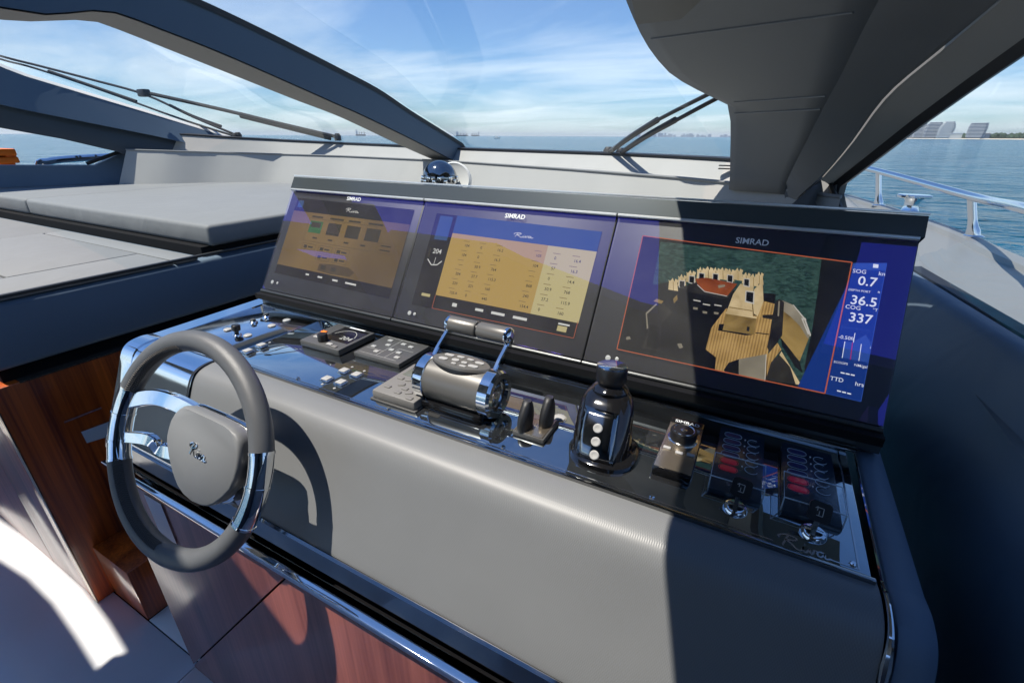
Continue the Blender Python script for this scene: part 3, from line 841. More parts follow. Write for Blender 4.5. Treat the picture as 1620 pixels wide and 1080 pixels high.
# ================================================================= windscreen: frame members and panes
XM = -2.15
def mull(pxs, x): return [at(u, v, x=x) for u, v in pxs]
top_px = [(738, 238), (735, 234), (700, 212), (648, 180), (600, 148), (540, 117), (480, 87), (400, 48), (293, 0), (150, -50), (0, -85), (-200, -120)]
crs_px = [(724, 256), (718, 254), (650, 219), (570, 180), (540, 167), (480, 140), (360, 87), (267, 50), (180, 18), (133, 17), (77, 22), (0, 10), (-200, -20)]
low_px = [(690, 255), (685, 252), (631, 228), (540, 185), (470, 158), (400, 130), (267, 77), (173, 40), (133, 30), (50, 32), (0, 29), (-200, 5)]
NM = 40
top = resample(smooth_path(mull(top_px, XM)), NM)
crs = resample(smooth_path(mull(crs_px, XM)), NM)
lowl = resample(smooth_path(mull(low_px, XM - 0.20)), NM)
for c_ in (top, crs, lowl): c_[0] = c_[0] + (c_[0] - c_[1]) * 0.6 + Vector((0, 0, -0.02))
mulo = thing('windscreen_mullion', 'thick dark windscreen centre pillar sweeping up to the left', 'pillar', (-2.2, 3.1, -0.15))
b = MB()
tl = [Vector((XM - 0.20, t_.y, t_.z + 0.01)) for t_ in top]
b.loft([[top[i], crs[i], lowl[i], tl[i]] for i in range(NM)])
b.build('beam', 'frame_shaded', mulo, smooth=25)
b = MB(); b.grid([[c_ + Vector((-0.004, -0.002, -0.005)) for c_ in crs], [c_ + Vector((0.004, -0.002, -0.005)) for c_ in lowl]]); b.build('underside_bounce_skin', 'underside_lit', mulo, smooth=60)  # added paler skin, stands for light bounced onto the underside
b = MB(); b.box((-2.36, -0.20, 0.42), (-1.95, 0.64, 0.50), bevel=0.01); b.build('roof_spine', 'frame_shaded', mulo)
b = MB()
b.grid([[t_ + Vector((0.006, 0.0, 0.022)) for t_ in top], [t_ + Vector((0.006, 0, -0.002)) for t_ in top]])
b.grid([[t_ + Vector((0.006, 0.0, 0.022)) for t_ in top], [t_ + Vector((-0.21, 0, 0.022)) for t_ in top]])
b.build('seal', 'rubber', mulo)

# starboard frame panel and roof edge
A_px = [((1153, 300), 2.03), ((1155, 289), 2.05), ((1155, 250), 2.04), ((1156, 210), 2.03), ((1155, 168), 2.00), ((1135, 158), 1.99), ((1110, 146), 1.97), ((1080, 130), 1.93), ((1055, 112), 1.88), ((1035, 88), 1.83), ((1020, 66), 1.78), ((1005, 36), 1.72), ((990, 0), 1.64), ((975, -45), 1.54)]
Acurve = [at(*p, y=y) for p, y in A_px[:4]] + smooth_path([at(*p, y=y) for p, y in A_px[4:]], 4)
Acurve += [Vector((-0.43, 1.30, 0.485)), Vector((-0.39, 1.0, 0.50)), Vector((-0.378, 0.6, 0.50)), Vector((-0.375, 0.0, 0.50)), Vector((-0.375, -0.8, 0.50)), Vector((-0.375, -3.0, 0.50))]
B_px = [((1241, 308), 1.93), ((1240, 298), 1.95), ((1252, 270), 1.88), ((1275, 225), 1.77), ((1300, 175), 1.66), ((1330, 120), 1.53), ((1360, 58), 1.40), ((1390, 0), 1.30), ((1420, -60), 1.18)]
Bcurve = [at(*p, y=y) for p, y in B_px]
Bcurve += [Vector((0.27, 0.88, 0.45)), Vector((0.325, 0.6, 0.50)), Vector((0.33, 0.0, 0.50)), Vector((0.33, -0.8, 0.50)), Vector((0.33, -3.0, 0.50))]
NA = 90
Ac = resample(Acurve, NA); Bc = resample(Bcurve, NA)
# align both curves by height so that the sheet does not twist
hard = thing('hardtop', 'grey hardtop with padded starboard windscreen corner and sunroof opening', 'roof', (-0.1, 1.9, -0.2))
b = MB()
rows = []
for i in range(NA):
    r_ = []
    for k in range(9):
        t_ = k / 8
        p = Ac[i].lerp(Bc[i], t_)
        r_.append(p)
    rows.append(r_)
b.grid(rows)
o = b.build('corner_panel', 'trim_grey', hard, smooth=60)
md = o.modifiers.new('thick', 'SOLIDIFY'); md.thickness = 0.05; md.offset = 1
for me_p in o.data.polygons: pass
# raised seams across the corner panel
from mathutils.bvhtree import BVHTree
tree = BVHTree.FromPolygons([v_.co.copy() for v_ in o.data.vertices], [tuple(p_.vertices) for p_ in o.data.polygons])
for a_, c_ in (((1162, 162), (1306, 152)), ((1162, 180), (1298, 173)), ((1030, 62), (1350, 20))):
    pts = []
    for k in range(13):
        d = ray(a_[0] + (c_[0] - a_[0]) * k / 12, a_[1] + (c_[1] - a_[1]) * k / 12).normalized()
        hit = tree.ray_cast(Vector((0, 0, 0)), d)[0]
        if hit: pts.append(hit - d * 0.001)
    if len(pts) > 3:
        b = MB(); b.tube(pts, 0.0028, n=6); b.build('lining_seam', 'frame', hard)
# suede roof lining: the part of the starboard roof nearer than the first step
s0 = at(985, 35, z=0.47); s1 = at(1290, 2, z=0.47)
b = MB()
q = [at(1009, 36, y=1.66), at(1130, 22, y=1.58), at(1290, 2, y=1.50), at(1370, -6, y=1.42)]
fr = q + []
bk = [Vector((-0.36, 0.9, 0.47)), Vector((-0.16, 0.9, 0.47)), Vector((0.05, 0.9, 0.47)), Vector((0.2, 0.9, 0.46))]
bk2 = [Vector((x_, -3.0, 0.48)) for x_ in (-0.36, -0.16, 0.05, 0.24)]
b.grid([fr, bk, bk2]); 
o = b.build('roof_lining', 'headliner', hard, smooth=60)
md = o.modifiers.new('thick', 'SOLIDIFY'); md.thickness = 0.01; md.offset = 0

b = MB()
br = [p for p in Bc if 0.60 < p.y < 1.40]
b.loft([[p + Vector((-0.02, 0, 0.055)), p + Vector((0.62, 0, 0.055)), p + Vector((0.62, 0, 0.09)), p + Vector((-0.02, 0, 0.09))] for p in br])
b.build('shade_brow', 'trim_grey', hard, smooth=30)  # unseen slab added to keep stray sun off the coaming
# starboard pillar
apil = thing('starboard_pillar', 'broad grey starboard pillar slanting up along the side window', 'pillar', (0.1, 1.95, -0.25))
mid_px = [((1246, 345), 1.90), ((1250, 328), 1.92), ((1275, 302), 1.88), ((1300, 281), 1.83), ((1345, 228), 1.74), ((1400, 153), 1.62), ((1490, 76), 1.43), ((1580, 0), 1.24), ((1640, -55), 1.1)]
gas_px = [((1320, 330), 1.96), ((1312, 294), 1.96), ((1360, 256), 1.83), ((1440, 192), 1.65), ((1530, 125), 1.47), ((1620, 60), 1.30), ((1720, -15), 1.12)]
NB_ = 30
c1 = resample([at(*p, y=y) for p, y in B_px] + [Vector((0.27, 0.88, 0.45))], NB_)
c2 = resample(smooth_path([at(*p, y=y) for p, y in mid_px], 5) + [Vector((0.37, 0.80, 0.44))], NB_)
c3 = resample([at(*p, y=y) for p, y in gas_px] + [Vector((0.52, 0.7, 0.42))], NB_)
b = MB()
b.grid([[p + Vector((-0.01, 0.03, 0.05)) for p in c1], c1, [a_.lerp(c_, 0.92) + Vector((0, -0.01, -0.004)) for a_, c_ in zip(c1, c2)], c2])
b.build('inner_face', 'trim_grey', apil, smooth=30)
b = MB()
b.grid([[p + Vector((0.002, 0.012, 0.006)) for p in c2], [a_.lerp(c_, 0.03) + Vector((0.0, 0.008, 0.004)) for a_, c_ in zip(c2, c3)], [a_.lerp(c_, 0.06) + Vector((0.0, 0.001, 0.0)) for a_, c_ in zip(c2, c3)], c3, [p + Vector((0.02, 0.06, 0.05)) for p in c3]])
b.build('outer_face', 'pillar_bounce_lit', apil, smooth=30)
b = MB()
g2 = [p + Vector((0.022, 0.004, -0.014)) for p in c3]
b.grid([c3, g2, [p + Vector((0.02, 0.03, 0.01)) for p in g2]])
b.build('window_gasket', 'rubber', apil)
# pillar foot: sill corner
b = MB()
ft = [at(1243, 330, y=1.9), at(1300, 284, y=1.86), at(1312, 292, y=1.93), at(1333, 347, y=1.80), at(1260, 352, y=1.75)]
b.prism(ft, (0.02, 0.10, -0.12), bevel=0.004)
b.build('foot', 'frame', apil)
b = MB(); b.tube([at(1310, 288, y=1.95), at(1334, 348, y=1.79), at(1360, 375, y=1.72)], 0.012, n=8); b.build('foot_seal', 'rubber', apil)

# roof behind the camera (seen only as reflection and shade)
aft = thing('aft_hardtop', 'hardtop roof over the helm seat behind the sunroof edge', 'roof', (-2, -1.5, 1.18))
ZR = 1.18
def slab(nm, pts, z=ZR, h=0.08, mt='headliner'):
    b = MB(); b.prism([Vector((x_, y_, z)) for x_, y_ in pts], (0, 0, h)); return b.build(nm, mt, aft, smooth=0)
fp = [at(u, v, z=FLOOR) for u, v in ((-30, 800), (60, 858), (137, 930), (178, 985), (206, 1032), (186, 1036), (152, 1064), (118, 1010), (80, 955), (40, 915), (-30, 870))]
up_k = (ZR - FLOOR) / -SUN.z
sun_hole = [p - SUN * up_k for p in fp]  # unseen roof opening shaped along the sun to throw the floor patch
hx0, hx1 = min(p.x for p in sun_hole), max(p.x for p in sun_hole); hy0, hy1 = min(p.y for p in sun_hole), max(p.y for p in sun_hole)
slab('roof_panel', [(0.9, -0.72), (-0.665, -0.568), (-1.30, -0.36), (-1.56, -0.284), (-1.765, -0.185), (-2.67, -0.176), (hx1, -0.176), (hx1, -3.4), (0.9, -3.4)])
b = MB(); k2 = b.bm
outer = [k2.verts.new((x_, y_, ZR)) for x_, y_ in ((hx1 - 0.001, -0.176), (-5.3, -0.176), (-5.3, -3.4), (hx1 - 0.001, -3.4))]
innr = [k2.verts.new((p_.x - 0.004, p_.y, ZR)) for p_ in sun_hole]
es = [k2.edges.new((outer[i], outer[(i + 1) % 4])) for i in range(4)] + [k2.edges.new((innr[i], innr[(i + 1) % len(innr)])) for i in range(len(innr))]
bmesh.ops.triangle_fill(k2, use_beauty=True, edges=es)
o = b.build('roof_panel', 'headliner', aft, smooth=0)
md = o.modifiers.new('thick', 'SOLIDIFY'); md.thickness = 0.06; md.offset = 0

# unseen starboard locker wall behind the helm (added to shade the console's right end)
bulk = thing('shade_blocker', 'unseen dark locker on the starboard side behind the helm', 'blocker', (0.1, -1.9, FLOOR))
b = MB(); b.box((-1.0, -2.1, FLOOR), (0.60, -1.7, 1.1), bevel=0.01); b.build('body', 'frame_dark', bulk)
b = MB(); b.box((0.58, -1.7, -0.39), (0.62, -0.2, 0.47), bevel=0.005); b.build('shade_wall', 'frame_dark', bulk)
# port pillars and side frame
pp = thing('port_pillar', 'dark port windscreen pillar at far left with wipers above it', 'pillar', (-4.6, 2.7, -0.15))
pu = [((372, 221), -4.55), ((365, 218), -4.56), ((250, 183), -4.72), ((130, 147), -4.87), ((20, 114), -4.99), ((0, 103), -5.01), ((-120, 60), -5.08), ((-300, 0), -5.12)]
pl_ = [((365, 243), -4.45), ((355, 240), -4.47), ((250, 216), -4.66), ((130, 192), -4.82), ((20, 170), -4.96), ((0, 165), -4.98), ((-120, 130), -5.06), ((-300, 90), -5.10)]
NP = 24
u_ = resample([at(*p, x=y) for p, y in pu], NP); d_ = resample([at(*p, x=y) for p, y in pl_], NP)
b = MB()
b.loft([[a_, c_, c_ + Vector((-0.22, 0.05, 0.0)), a_ + Vector((-0.22, 0.05, 0.02))] for a_, c_ in zip(u_, d_)])
b.build('beam', 'frame_shaded', pp, smooth=25)
b = MB(); b.grid([[a_ + Vector((0.004, 0, -0.004)) for a_ in u_], [a_ + Vector((-0.02, 0.02, 0.016)) for a_ in u_], [a_ + Vector((-0.10, 0.04, 0.016)) for a_ in u_]])
b.build('seal', 'white_gloss', pp)
b = MB()
ext = u_ + [Vector((-5.16, 0.4, 0.50)), Vector((-5.2, -0.3, 0.52))]
b.loft([[a_ + Vector((-0.12, 0.03, -0.03)), a_ + Vector((-0.62, 0.05, -0.06)), a_ + Vector((-0.62, 0.05, -0.01)), a_ + Vector((-0.12, 0.03, 0.005))] for a_ in ext])
b.build('side_roof', 'frame_shaded', pp, smooth=25)
ps = thing('port_side_frame', 'dark port side window frame and coaming behind the sunpad', 'frame', (-5, 2, -0.45))
b = MB()
poly = [((-120, 118), -5.12), ((0, 163), -5.04), ((130, 190), -4.88), ((250, 214), -4.72), ((350, 239), -4.53), ((350, 292), -4.53), ((265, 285), -4.68), ((190, 241), -4.80), ((100, 220), -4.92), ((0, 202), -5.04), ((-120, 180), -5.12)]
b.prism([at(*p, x=y) + Vector((-0.02, 0, 0)) for p, y in poly], (-0.12, 0.06, 0), bevel=0.004)
b.build('window_frame', 'frame_dark', ps, smooth=25)
b = MB()
cq = [at(-200, 264, x=-5.32), at(0, 262, x=-5.25), at(150, 262, x=-5.03), at(190, 243, x=-4.97), at(270, 240, x=-4.80), at(348, 243, x=-4.60)]
cb = [Vector((p.x + 0.12, p.y - 0.06, -0.66)) for p in cq]
b.grid([[p + Vector((-0.15, 0.05, 0)) for p in cq], cq, cb])
b.build('coaming_panel', 'vinyl_shaded', ps, smooth=30)
b = MB(); b.tube([at(137, 259, x=-5.04), at(190, 240, x=-4.93)], 0.014, n=8); b.build('window_seal', 'rubber', ps)

# panes
def pane(nm, label, A, B, n=16):
    b = MB(); A = resample(A, n); B = resample(B, n)
    b.grid([[a_.lerp(b_, k / 12) for k in range(13)] for a_, b_ in zip(A, B)])
    return tag(b.build(nm, 'windscreen', smooth=80), label, 'windscreen')
Mtop = [t_ + Vector((0.0, 0.01, 0.012)) for t_ in top]
# starboard pane follows the gasket at its foot
nB = 26
rows = []
iA = [p + Vector((0.02, 0.03, 0.01)) for p in Ac if p.y > 0.55][0:]
bottom = [g for g in glb if g.x > XM + 0.02 and g.x < -0.12]
bot = resample([top[1] + Vector((0, 0.02, 0.0))] + bottom, 14)
topedge = [Vector((x_, 0.45, 0.53 + 0.02 * sin((x_ + 2.1) * 1.7))) for x_ in [XM + (-0.375 - XM) * k / 13 for k in range(14)]]
prof = resample(Mtop, 20)
arow = resample([bot[-1]] + [p for p in Ac[11:] if p.y > 0.5], 20)
for i in range(20):
    s_ = i / 19
    L0, R0 = prof[i] if prof[i].y > 0.45 else Vector((XM, 0.45, 0.53)), arow[i]
    r_ = []
    for k in range(14):
        t_ = k / 13
        p = L0.lerp(R0, t_)
        base = bot[k]; lin = prof[0].lerp(arow[0], t_)
        p = p + (base - lin) * (1 - s_) ** 2
        r_.append(p)
    rows.append(r_)
b = MB(); b.grid(rows)
tag(b.build('windscreen', 'windscreen', smooth=80), 'large tinted windscreen pane right of the centre pillar', 'windscreen')
lmt = [Vector((XM - 0.20, t_.y + 0.01, t_.z + 0.012)) for t_ in top]
pport = [a_ + Vector((-0.10, 0.03, 0.03)) for a_ in u_]
lprof = resample([p for p in lmt if p.y > 0.5], 20); pprof = resample(pport, 20)
botp = resample([lmt[0]] + [g for g in reversed(glb) if g.x < XM - 0.2 and g.y > 2.78], 14)
rows = []
for i in range(20):
    s_ = i / 19; r_ = []
    for k in range(14):
        t_ = k / 13
        p = lprof[i].lerp(pprof[i], t_); lin = lprof[0].lerp(pprof[0], t_)
        r_.append(p + (botp[k] - lin) * (1 - s_) ** 2)
    rows.append(r_)
b = MB(); b.grid(rows)
tag(b.build('windscreen', 'windscreen', smooth=80), 'port windscreen pane between the centre pillar and port pillar', 'windscreen')
# side window pane, starboard
sill = [Vector((0.455, 2.0, -0.41)), Vector((0.50, 1.5, -0.405)), Vector((0.545, 1.1, -0.40)), Vector((0.58, 0.4, -0.40))]
b = MB(); A = resample([p + Vector((0.03, 0.03, 0.0)) for p in c3], 12); B = resample([at(1312, 292, y=1.99) + Vector((0.02, 0.01, 0))] + sill, 12)
b.grid([[a_.lerp(b_, k / 4) for k in range(5)] for a_, b_ in zip(A, B)])
tag(b.build('side_window', 'side_glass', smooth=80), 'clear side window pane beside the starboard pillar', 'window')

# ================================================================= wipers
def wiper(label, arm, blade, ra=0.012, rb=0.016, clip=None):
    t = thing('windscreen_wiper', label, 'wiper', arm[0], 'windscreen wipers')
    b = MB(); b.tube(smooth_path(arm, 5), ra, n=8); b.build('arm', 'rubber', t)
    b = MB(); b.tube(smooth_path(blade, 5), rb, n=8); b.build('blade', 'rubber', t)
    b = MB(); b.lathe(arm[0] + Vector((0, 0, -0.03)), (0, 0, 1), [(0.03, 0), (0.03, 0.04), (0.018, 0.06)], n=12); b.build('spindle', 'rubber', t)
    if clip:
        b = MB(); b.box(clip - Vector((0.05, 0.03, 0.02)), clip + Vector((0.05, 0.03, 0.035)), bevel=0.01); b.build('clamp', 'rubber', t)
    return t
def WY(pts): return [at(u, v, y=y) for u, v, y in pts]
def W_(pxs, y0, y1):
    n_ = len(pxs)
    return [at(u, v, y=y0 + (y1 - y0) * i / (n_ - 1)) + Vector((0, 0.03, 0.0)) for i, (u, v) in enumerate(pxs)]
wiper('upper of the two parallel starboard wipers in front of the windscreen', WY([(962, 241, 2.86), (1000, 213, 2.43), (1050, 185, 2.15), (1115, 152, 2.01), (1150, 135, 2.01)]), WY([(968, 238, 2.75), (1000, 215, 2.43), (1040, 190, 2.20)]), 0.008, 0.013)
wiper('lower of the two parallel starboard wipers in front of the windscreen', WY([(982, 243, 2.82), (1012, 222, 2.41), (1065, 193, 2.13), (1130, 158, 2.02), (1165, 141, 2.03)]), WY([(984, 241, 2.72), (1020, 217, 2.37), (1068, 190, 2.13)]), 0.008, 0.013)
wiper('port wiper with clamp crossing the left windscreen pane', W_([(530, 217), (440, 196), (340, 172), (232, 148)], 3.20, 2.35), W_([(520, 218), (455, 202), (375, 182)], 3.20, 2.75), 0.014, 0.024, clip=at(228, 149, y=2.37))
wiper('upper slim wiper lying along the port pillar', W_([(372, 215), (300, 185), (225, 150), (140, 126), (60, 105), (0, 90), (-60, 72)], 2.86, 1.9), W_([(345, 200), (300, 184), (262, 166)], 2.84, 2.6), 0.010, 0.013)
wiper('lower slim wiper lying along the port pillar', W_([(368, 216), (280, 188), (150, 141), (50, 108), (0, 95), (-60, 76)], 2.84, 1.9), W_([(210, 160), (140, 136), (70, 112)], 2.5, 2.2), 0.009, 0.012)
# ================================================================= sunpad, cushions, wood cabinet (port)
def cushion(mb, lo, hi, r, seg=4, mname=None):
    mb.box(lo, hi, mname, bevel=r, seg=seg)
lowpad = thing('lower_sunpad', 'flat grey upholstered lower sunpad over the wooden cabinet', 'sunpad', (-3.2, 0.8, -0.76))
XF = -2.215
b = MB(); b.box((-5.1, 0.40, -0.752), (XF, 3.0, -0.520), bevel=0.02, seg=3); b.build('side_panel', 'vinyl_shaded', lowpad)
b = MB(); b.box((-5.1, 0.38, -0.517), (-3.495, 1.155, -0.500), bevel=0.006); b.box((-3.489, 1.058, -0.517), (XF - 0.004, 1.155, -0.500), bevel=0.006)
b.box((-2.505, 0.40, -0.517), (XF - 0.004, 1.052, -0.500), bevel=0.006); b.box((-3.489, 0.38, -0.517), (-2.511, 0.60, -0.500), bevel=0.006)
b.build('top_frame', 'vinyl', lowpad)
b = MB(); b.box((-3.489, 0.606, -0.517), (-2.511, 1.052, -0.499), bevel=0.006); b.build('hatch_panel', 'vinyl', lowpad)
b = MB(); b.box((XF - 0.012, 0.40, -0.507), (XF + 0.006, 1.60, -0.494), bevel=0.005); b.build('piping', 'anthracite', lowpad)
b = MB(); b.box((-5.1, 0.42, -0.800), (XF - 0.03, 3.0, -0.753)); b.build('shadow_gap', 'matt_black', lowpad, smooth=0)
b = MB(); b.box((-5.1, 1.20, -0.519), (XF - 0.05, 3.0, -0.475)); b.build('plinth', 'matt_black', lowpad, smooth=0)
for (x0, x1, lab) in ((-4.165, -2.235, 'large thick grey cushion on the sunpad beside the displays'), (-5.25, -4.172, 'narrow grey cushion left of the large sunpad cushion')):
    b = MB(); cushion(b, (x0, 1.235, -0.476), (x1, 2.80, -0.378), 0.020)
    tag(b.build('sunpad_cushion', 'vinyl', smooth=60), lab, 'cushion', 'sunpad cushions')
cab = thing('wooden_cabinet', 'glossy red wood cabinet below the sunpad', 'cabinet', (-3, 0.5, FLOOR))
b = MB(); b.box((-2.30, 0.372, FLOOR + 0.002), (-2.205, 2.6, -0.800), bevel=0.003); b.build('side_panel', 'wood', cab)
b = MB(); b.box((-2.236, 0.368, FLOOR + 0.002), (-2.204, 0.3718, -0.800), bevel=0.001); b.build('edge_strip', 'pale_metal', cab)
b = MB(); b.box((-2.62, 0.374, FLOOR + 0.002), (-2.302, 0.45, -0.800), bevel=0.003); b.build('aft_panel', 'wood_base', cab)
b = MB(); b.box((-5.0, 0.374, FLOOR + 0.002), (-2.626, 0.45, -0.800), bevel=0.003); b.build('aft_panel', 'wood_base', cab)
b = MB(); b.box((-2.2045, 0.43, FLOOR + 0.002), (-1.93, 2.2, FLOOR + 0.27), bevel=0.003); b.build('step', 'wood', cab)
b = MB(); q = [at(128, 683, x=-2.203), at(185, 662, x=-2.203), at(190, 684, x=-2.203), at(137, 700, x=-2.203)]
b.prism(q, (0.004, 0, 0)); b.build('inlay_plate', 'clear_edge', cab, smooth=0)
b = MB(); b.tube([at(102, 668, x=-2.203), at(160, 645, x=-2.203)], 0.004, n=6); b.build('inlay_line', 'wood_base', cab)
b = MB(); b.box((-5.0, 0.45, -0.803), (-2.20, 2.6, -0.799)); b.build('top_trim', 'pale_metal', cab, smooth=0)

# ================================================================= starboard coaming
coam = thing('starboard_coaming', 'tall padded dark side coaming right of the console', 'coaming', (0.4, 0.8, FLOOR))
inner = [at(1447, 448, z=-0.40), at(1530, 503, z=-0.40), at(1620, 562, z=-0.40), Vector((0.56, 0.8, -0.40)), Vector((0.60, -0.5, -0.40)), Vector((0.62, -3.2, -0.40))]
inner = resample([inner[0] + (inner[0] - inner[1]) * 0.7] + inner, 30)
rows = []
for (dx_, z_) in ((0.06, -0.405), (0.045, -0.397), (0.012, -0.396), (0.0, -0.402), (-0.010, -0.418), (-0.030, -0.47), (-0.062, -0.54), (-0.085, -0.60), (-0.10, -0.68), (-0.10, -1.2), (-0.10, FLOOR)):
    rows.append([Vector((p.x + dx_, p.y, z_)) for p in inner])
b = MB(); b.grid(rows); b.build('padded_wall', 'vinyl_shaded', coam, smooth=60)
b = MB(); b.grid([[Vector((p.x + 0.055, p.y, -0.41)) for p in inner], [Vector((p.x + 0.055, p.y, -0.395)) for p in inner], [Vector((p.x + 0.085, p.y, -0.390)) for p in inner], [Vector((p.x + 0.085, p.y, -0.51)) for p in inner]])
b.build('sill_gasket', 'rubber', coam, smooth=25)

# ================================================================= helm console
con = thing('helm_console', 'wide helm console with grey padded front and polished trim', 'console', (-0.7, 0.7, FLOOR))
PROF = [(0.640, -0.5615), (0.610, -0.5575), (0.590, -0.5585), (0.572, -0.5625), (0.558, -0.570), (0.547, -0.582), (0.537, -0.600), (0.522, -0.634), (0.497, -0.690), (0.474, -0.740), (0.458, -0.776), (0.449, -0.798), (0.447, -0.806)]
XL, XR, XC = -1.588, 0.240, -1.232
def pad_pt(i, x): return Vector((x, PROF[i][0], PROF[i][1]))
def sweep(mb, x0, x1, n, off=0.0, prof=PROF, edge_r=0.0):
    rows = []
    for k in range(n + 1):
        x = x0 + (x1 - x0) * k / n
        dn = 0.0
        if edge_r:
            e = min(x - x0, x1 - x)
            if e < edge_r: dn = edge_r - sqrt(max(0, edge_r**2 - (edge_r - e)**2))
        rows.append([Vector((x, y_ + (dn - off) * 0.7, z_ - (dn - off) * 0.7)) for y_, z_ in prof])
    mb.grid(rows)
PS = [(p.x, p.y) for p in [Vector(q) for q in smooth_path([Vector((a_, c_, 0)) for a_, c_ in PROF], 3)]]
b = MB(); sweep(b, XC + 0.004, XR - 0.006, 160, prof=PS); b.build('padded_front', 'pad', con, smooth=80)
# polished steel helm plate on the left, same curve
b = MB(); sweep(b, -1.515, XC, 8, off=0.002, prof=PS); b.build('helm_plate', 'chrome_plate', con, smooth=80)
# plate edge and outer frame
b = MB()
PF = [(1.0, -0.555)] + [(y_, z_) for y_, z_ in PS] + [(0.43, -0.842)]
rows = []
for x_, dn in ((XL, 0.03), (XL, 0.006), (XL + 0.006, 0.0), (-1.522, 0.0), (-1.516, 0.004), (-1.516, 0.02)):
    rows.append([Vector((x_, y_ + dn * 0.5, z_ + 0.005 - dn)) for y_, z_ in PF])
b.grid(rows); b.build('end_frame', 'chrome', con, smooth=30)
b = MB()
b.grid([[Vector((XL + 0.002, y_, z_ - 0.002)) for y_, z_ in PF], [Vector((XL + 0.002, 1.0, -0.9)) for _ in PF]]); b.build('end_cheek', 'chrome', con, smooth=0)
b = MB()
for x_ in (-1.2325,):
    b.grid([[Vector((x_ - 0.004, y_ - 0.0045, z_ + 0.003)) for y_, z_ in PS], [Vector((x_ + 0.005, y_ - 0.0045, z_ + 0.003)) for y_, z_ in PS]])
b.build('plate_seam', 'black', con)
# right hand bright trim line and padded cheek
PR = [(0.98, -0.557)] + PS + [(0.43, -0.845), (0.42, -1.0)]
b = MB(); b.tube([Vector((XR, y_ - 0.001, z_ + 0.002)) for y_, z_ in PR], [0.0022 + 0.004 * max(0, 1 - abs(z_ + 0.60) / 0.05) for y_, z_ in PR], n=8); b.build('bright_trim', 'chrome', con)
b = MB()
PCk = [(1.35, -0.560)] + [(y_, z_) for y_, z_ in PS] + [(0.43, -0.85), (0.42, -1.1), (0.42, FLOOR)]
b.grid([[Vector((x_, y_ + dn, z_ - dn)) for y_, z_ in PCk] for x_, dn in ((XR + 0.002, 0.006), (XR + 0.008, 0.0), (0.278, 0.0), (0.290, 0.006), (0.292, 0.03), (0.292, 0.2))])
b.build('side_cheek', 'vinyl_shaded', con, smooth=50)
# band below the pad, recess, bright base trim
b = MB()
bp = [(0.446, -0.8065), (0.438, -0.807), (0.428, -0.842), (0.430, -0.848), (0.47, -0.850)]
b.grid([[Vector((x_, y_, z_)) for x_ in (XL + 0.004, XR)] for y_, z_ in bp]); b.build('polished_band', 'dark_steel', con, smooth=20)
b = MB()
b.grid([[Vector((x_, y_, z_)) for x_ in (XL + 0.02, XR)] for y_, z_ in ((0.47, -0.850), (0.475, -0.874), (0.428, -0.8765))]); b.build('recess', 'black_gloss', con, smooth=0)
b = MB(); b.box((XL + 0.012, 0.402, -0.892), (XR + 0.05, 0.432, -0.8745), bevel=0.0025); b.build('base_trim', 'chrome', con)
# base panels split by a slanting seam
yb, zb0, zb1 = 0.412, FLOOR, -0.893
sA, sB = at(457, 913, y=yb), at(308, 1052, y=yb)
xl, xr = XL + 0.016, XR + 0.05
sB.x = xl
g = 0.0022
dirn = (sB - sA).normalized(); off = Vector((dirn.z, 0, -dirn.x)) * g
sA.z = zb1
b = MB(); b.prism([Vector((xl, yb, zb1)), sA + off * -1 if (sA + off).x > sA.x else sA + off, sB - off if (sA + off).x > sA.x else sB + off], (0, 0.03, 0), bevel=0.002); b.build('base_panel', 'wood_base', con)
b = MB(); o2 = off if (sA + off).x > sA.x else -off
b.prism([sA + o2, Vector((xr, yb, zb1)), Vector((xr, yb, zb0)), Vector((xl, yb, zb0)), sB + o2], (0, 0.03, 0), bevel=0.002); b.build('base_panel', 'wood_base', con)
b = MB(); b.box((xl + 0.01, yb + 0.022, zb0), (xr - 0.01, 1.15, zb1)); b.build('core', 'matt_black', con, smooth=0)
b = MB(); b.box((XL + 0.03, 0.60, -0.90), (XR - 0.02, 1.15, -0.60)); b.build('inner_box', 'matt_black', con, smooth=0)
b = MB(); b.prism([at(227, 781, y=yb - 0.004), at(254, 797, y=yb - 0.004), at(280, 862, y=yb - 0.004), at(252, 840, y=yb - 0.004)], (0, 0.003, 0)); b.build('latch_plate', 'steel', con, smooth=0)

# top glass panel and left switch plate
ZP = -0.5535
b = MB(); b.box((-1.218, 0.634, -0.566), (0.226, 0.990, ZP), bevel=0.0015); panel = b.build('instrument_panel', 'glass_black', con)
b = MB(); b.box((-1.514, 0.618, -0.566), (-1.222, 0.990, ZP), bevel=0.0015); b.build('switch_plate', 'chrome_plate', con)
b = MB(); b.box((-1.232, 0.6265, -0.566), (0.231, 0.6335, ZP + 0.001), bevel=0.001); b.build('front_edge', 'dark_steel', con)
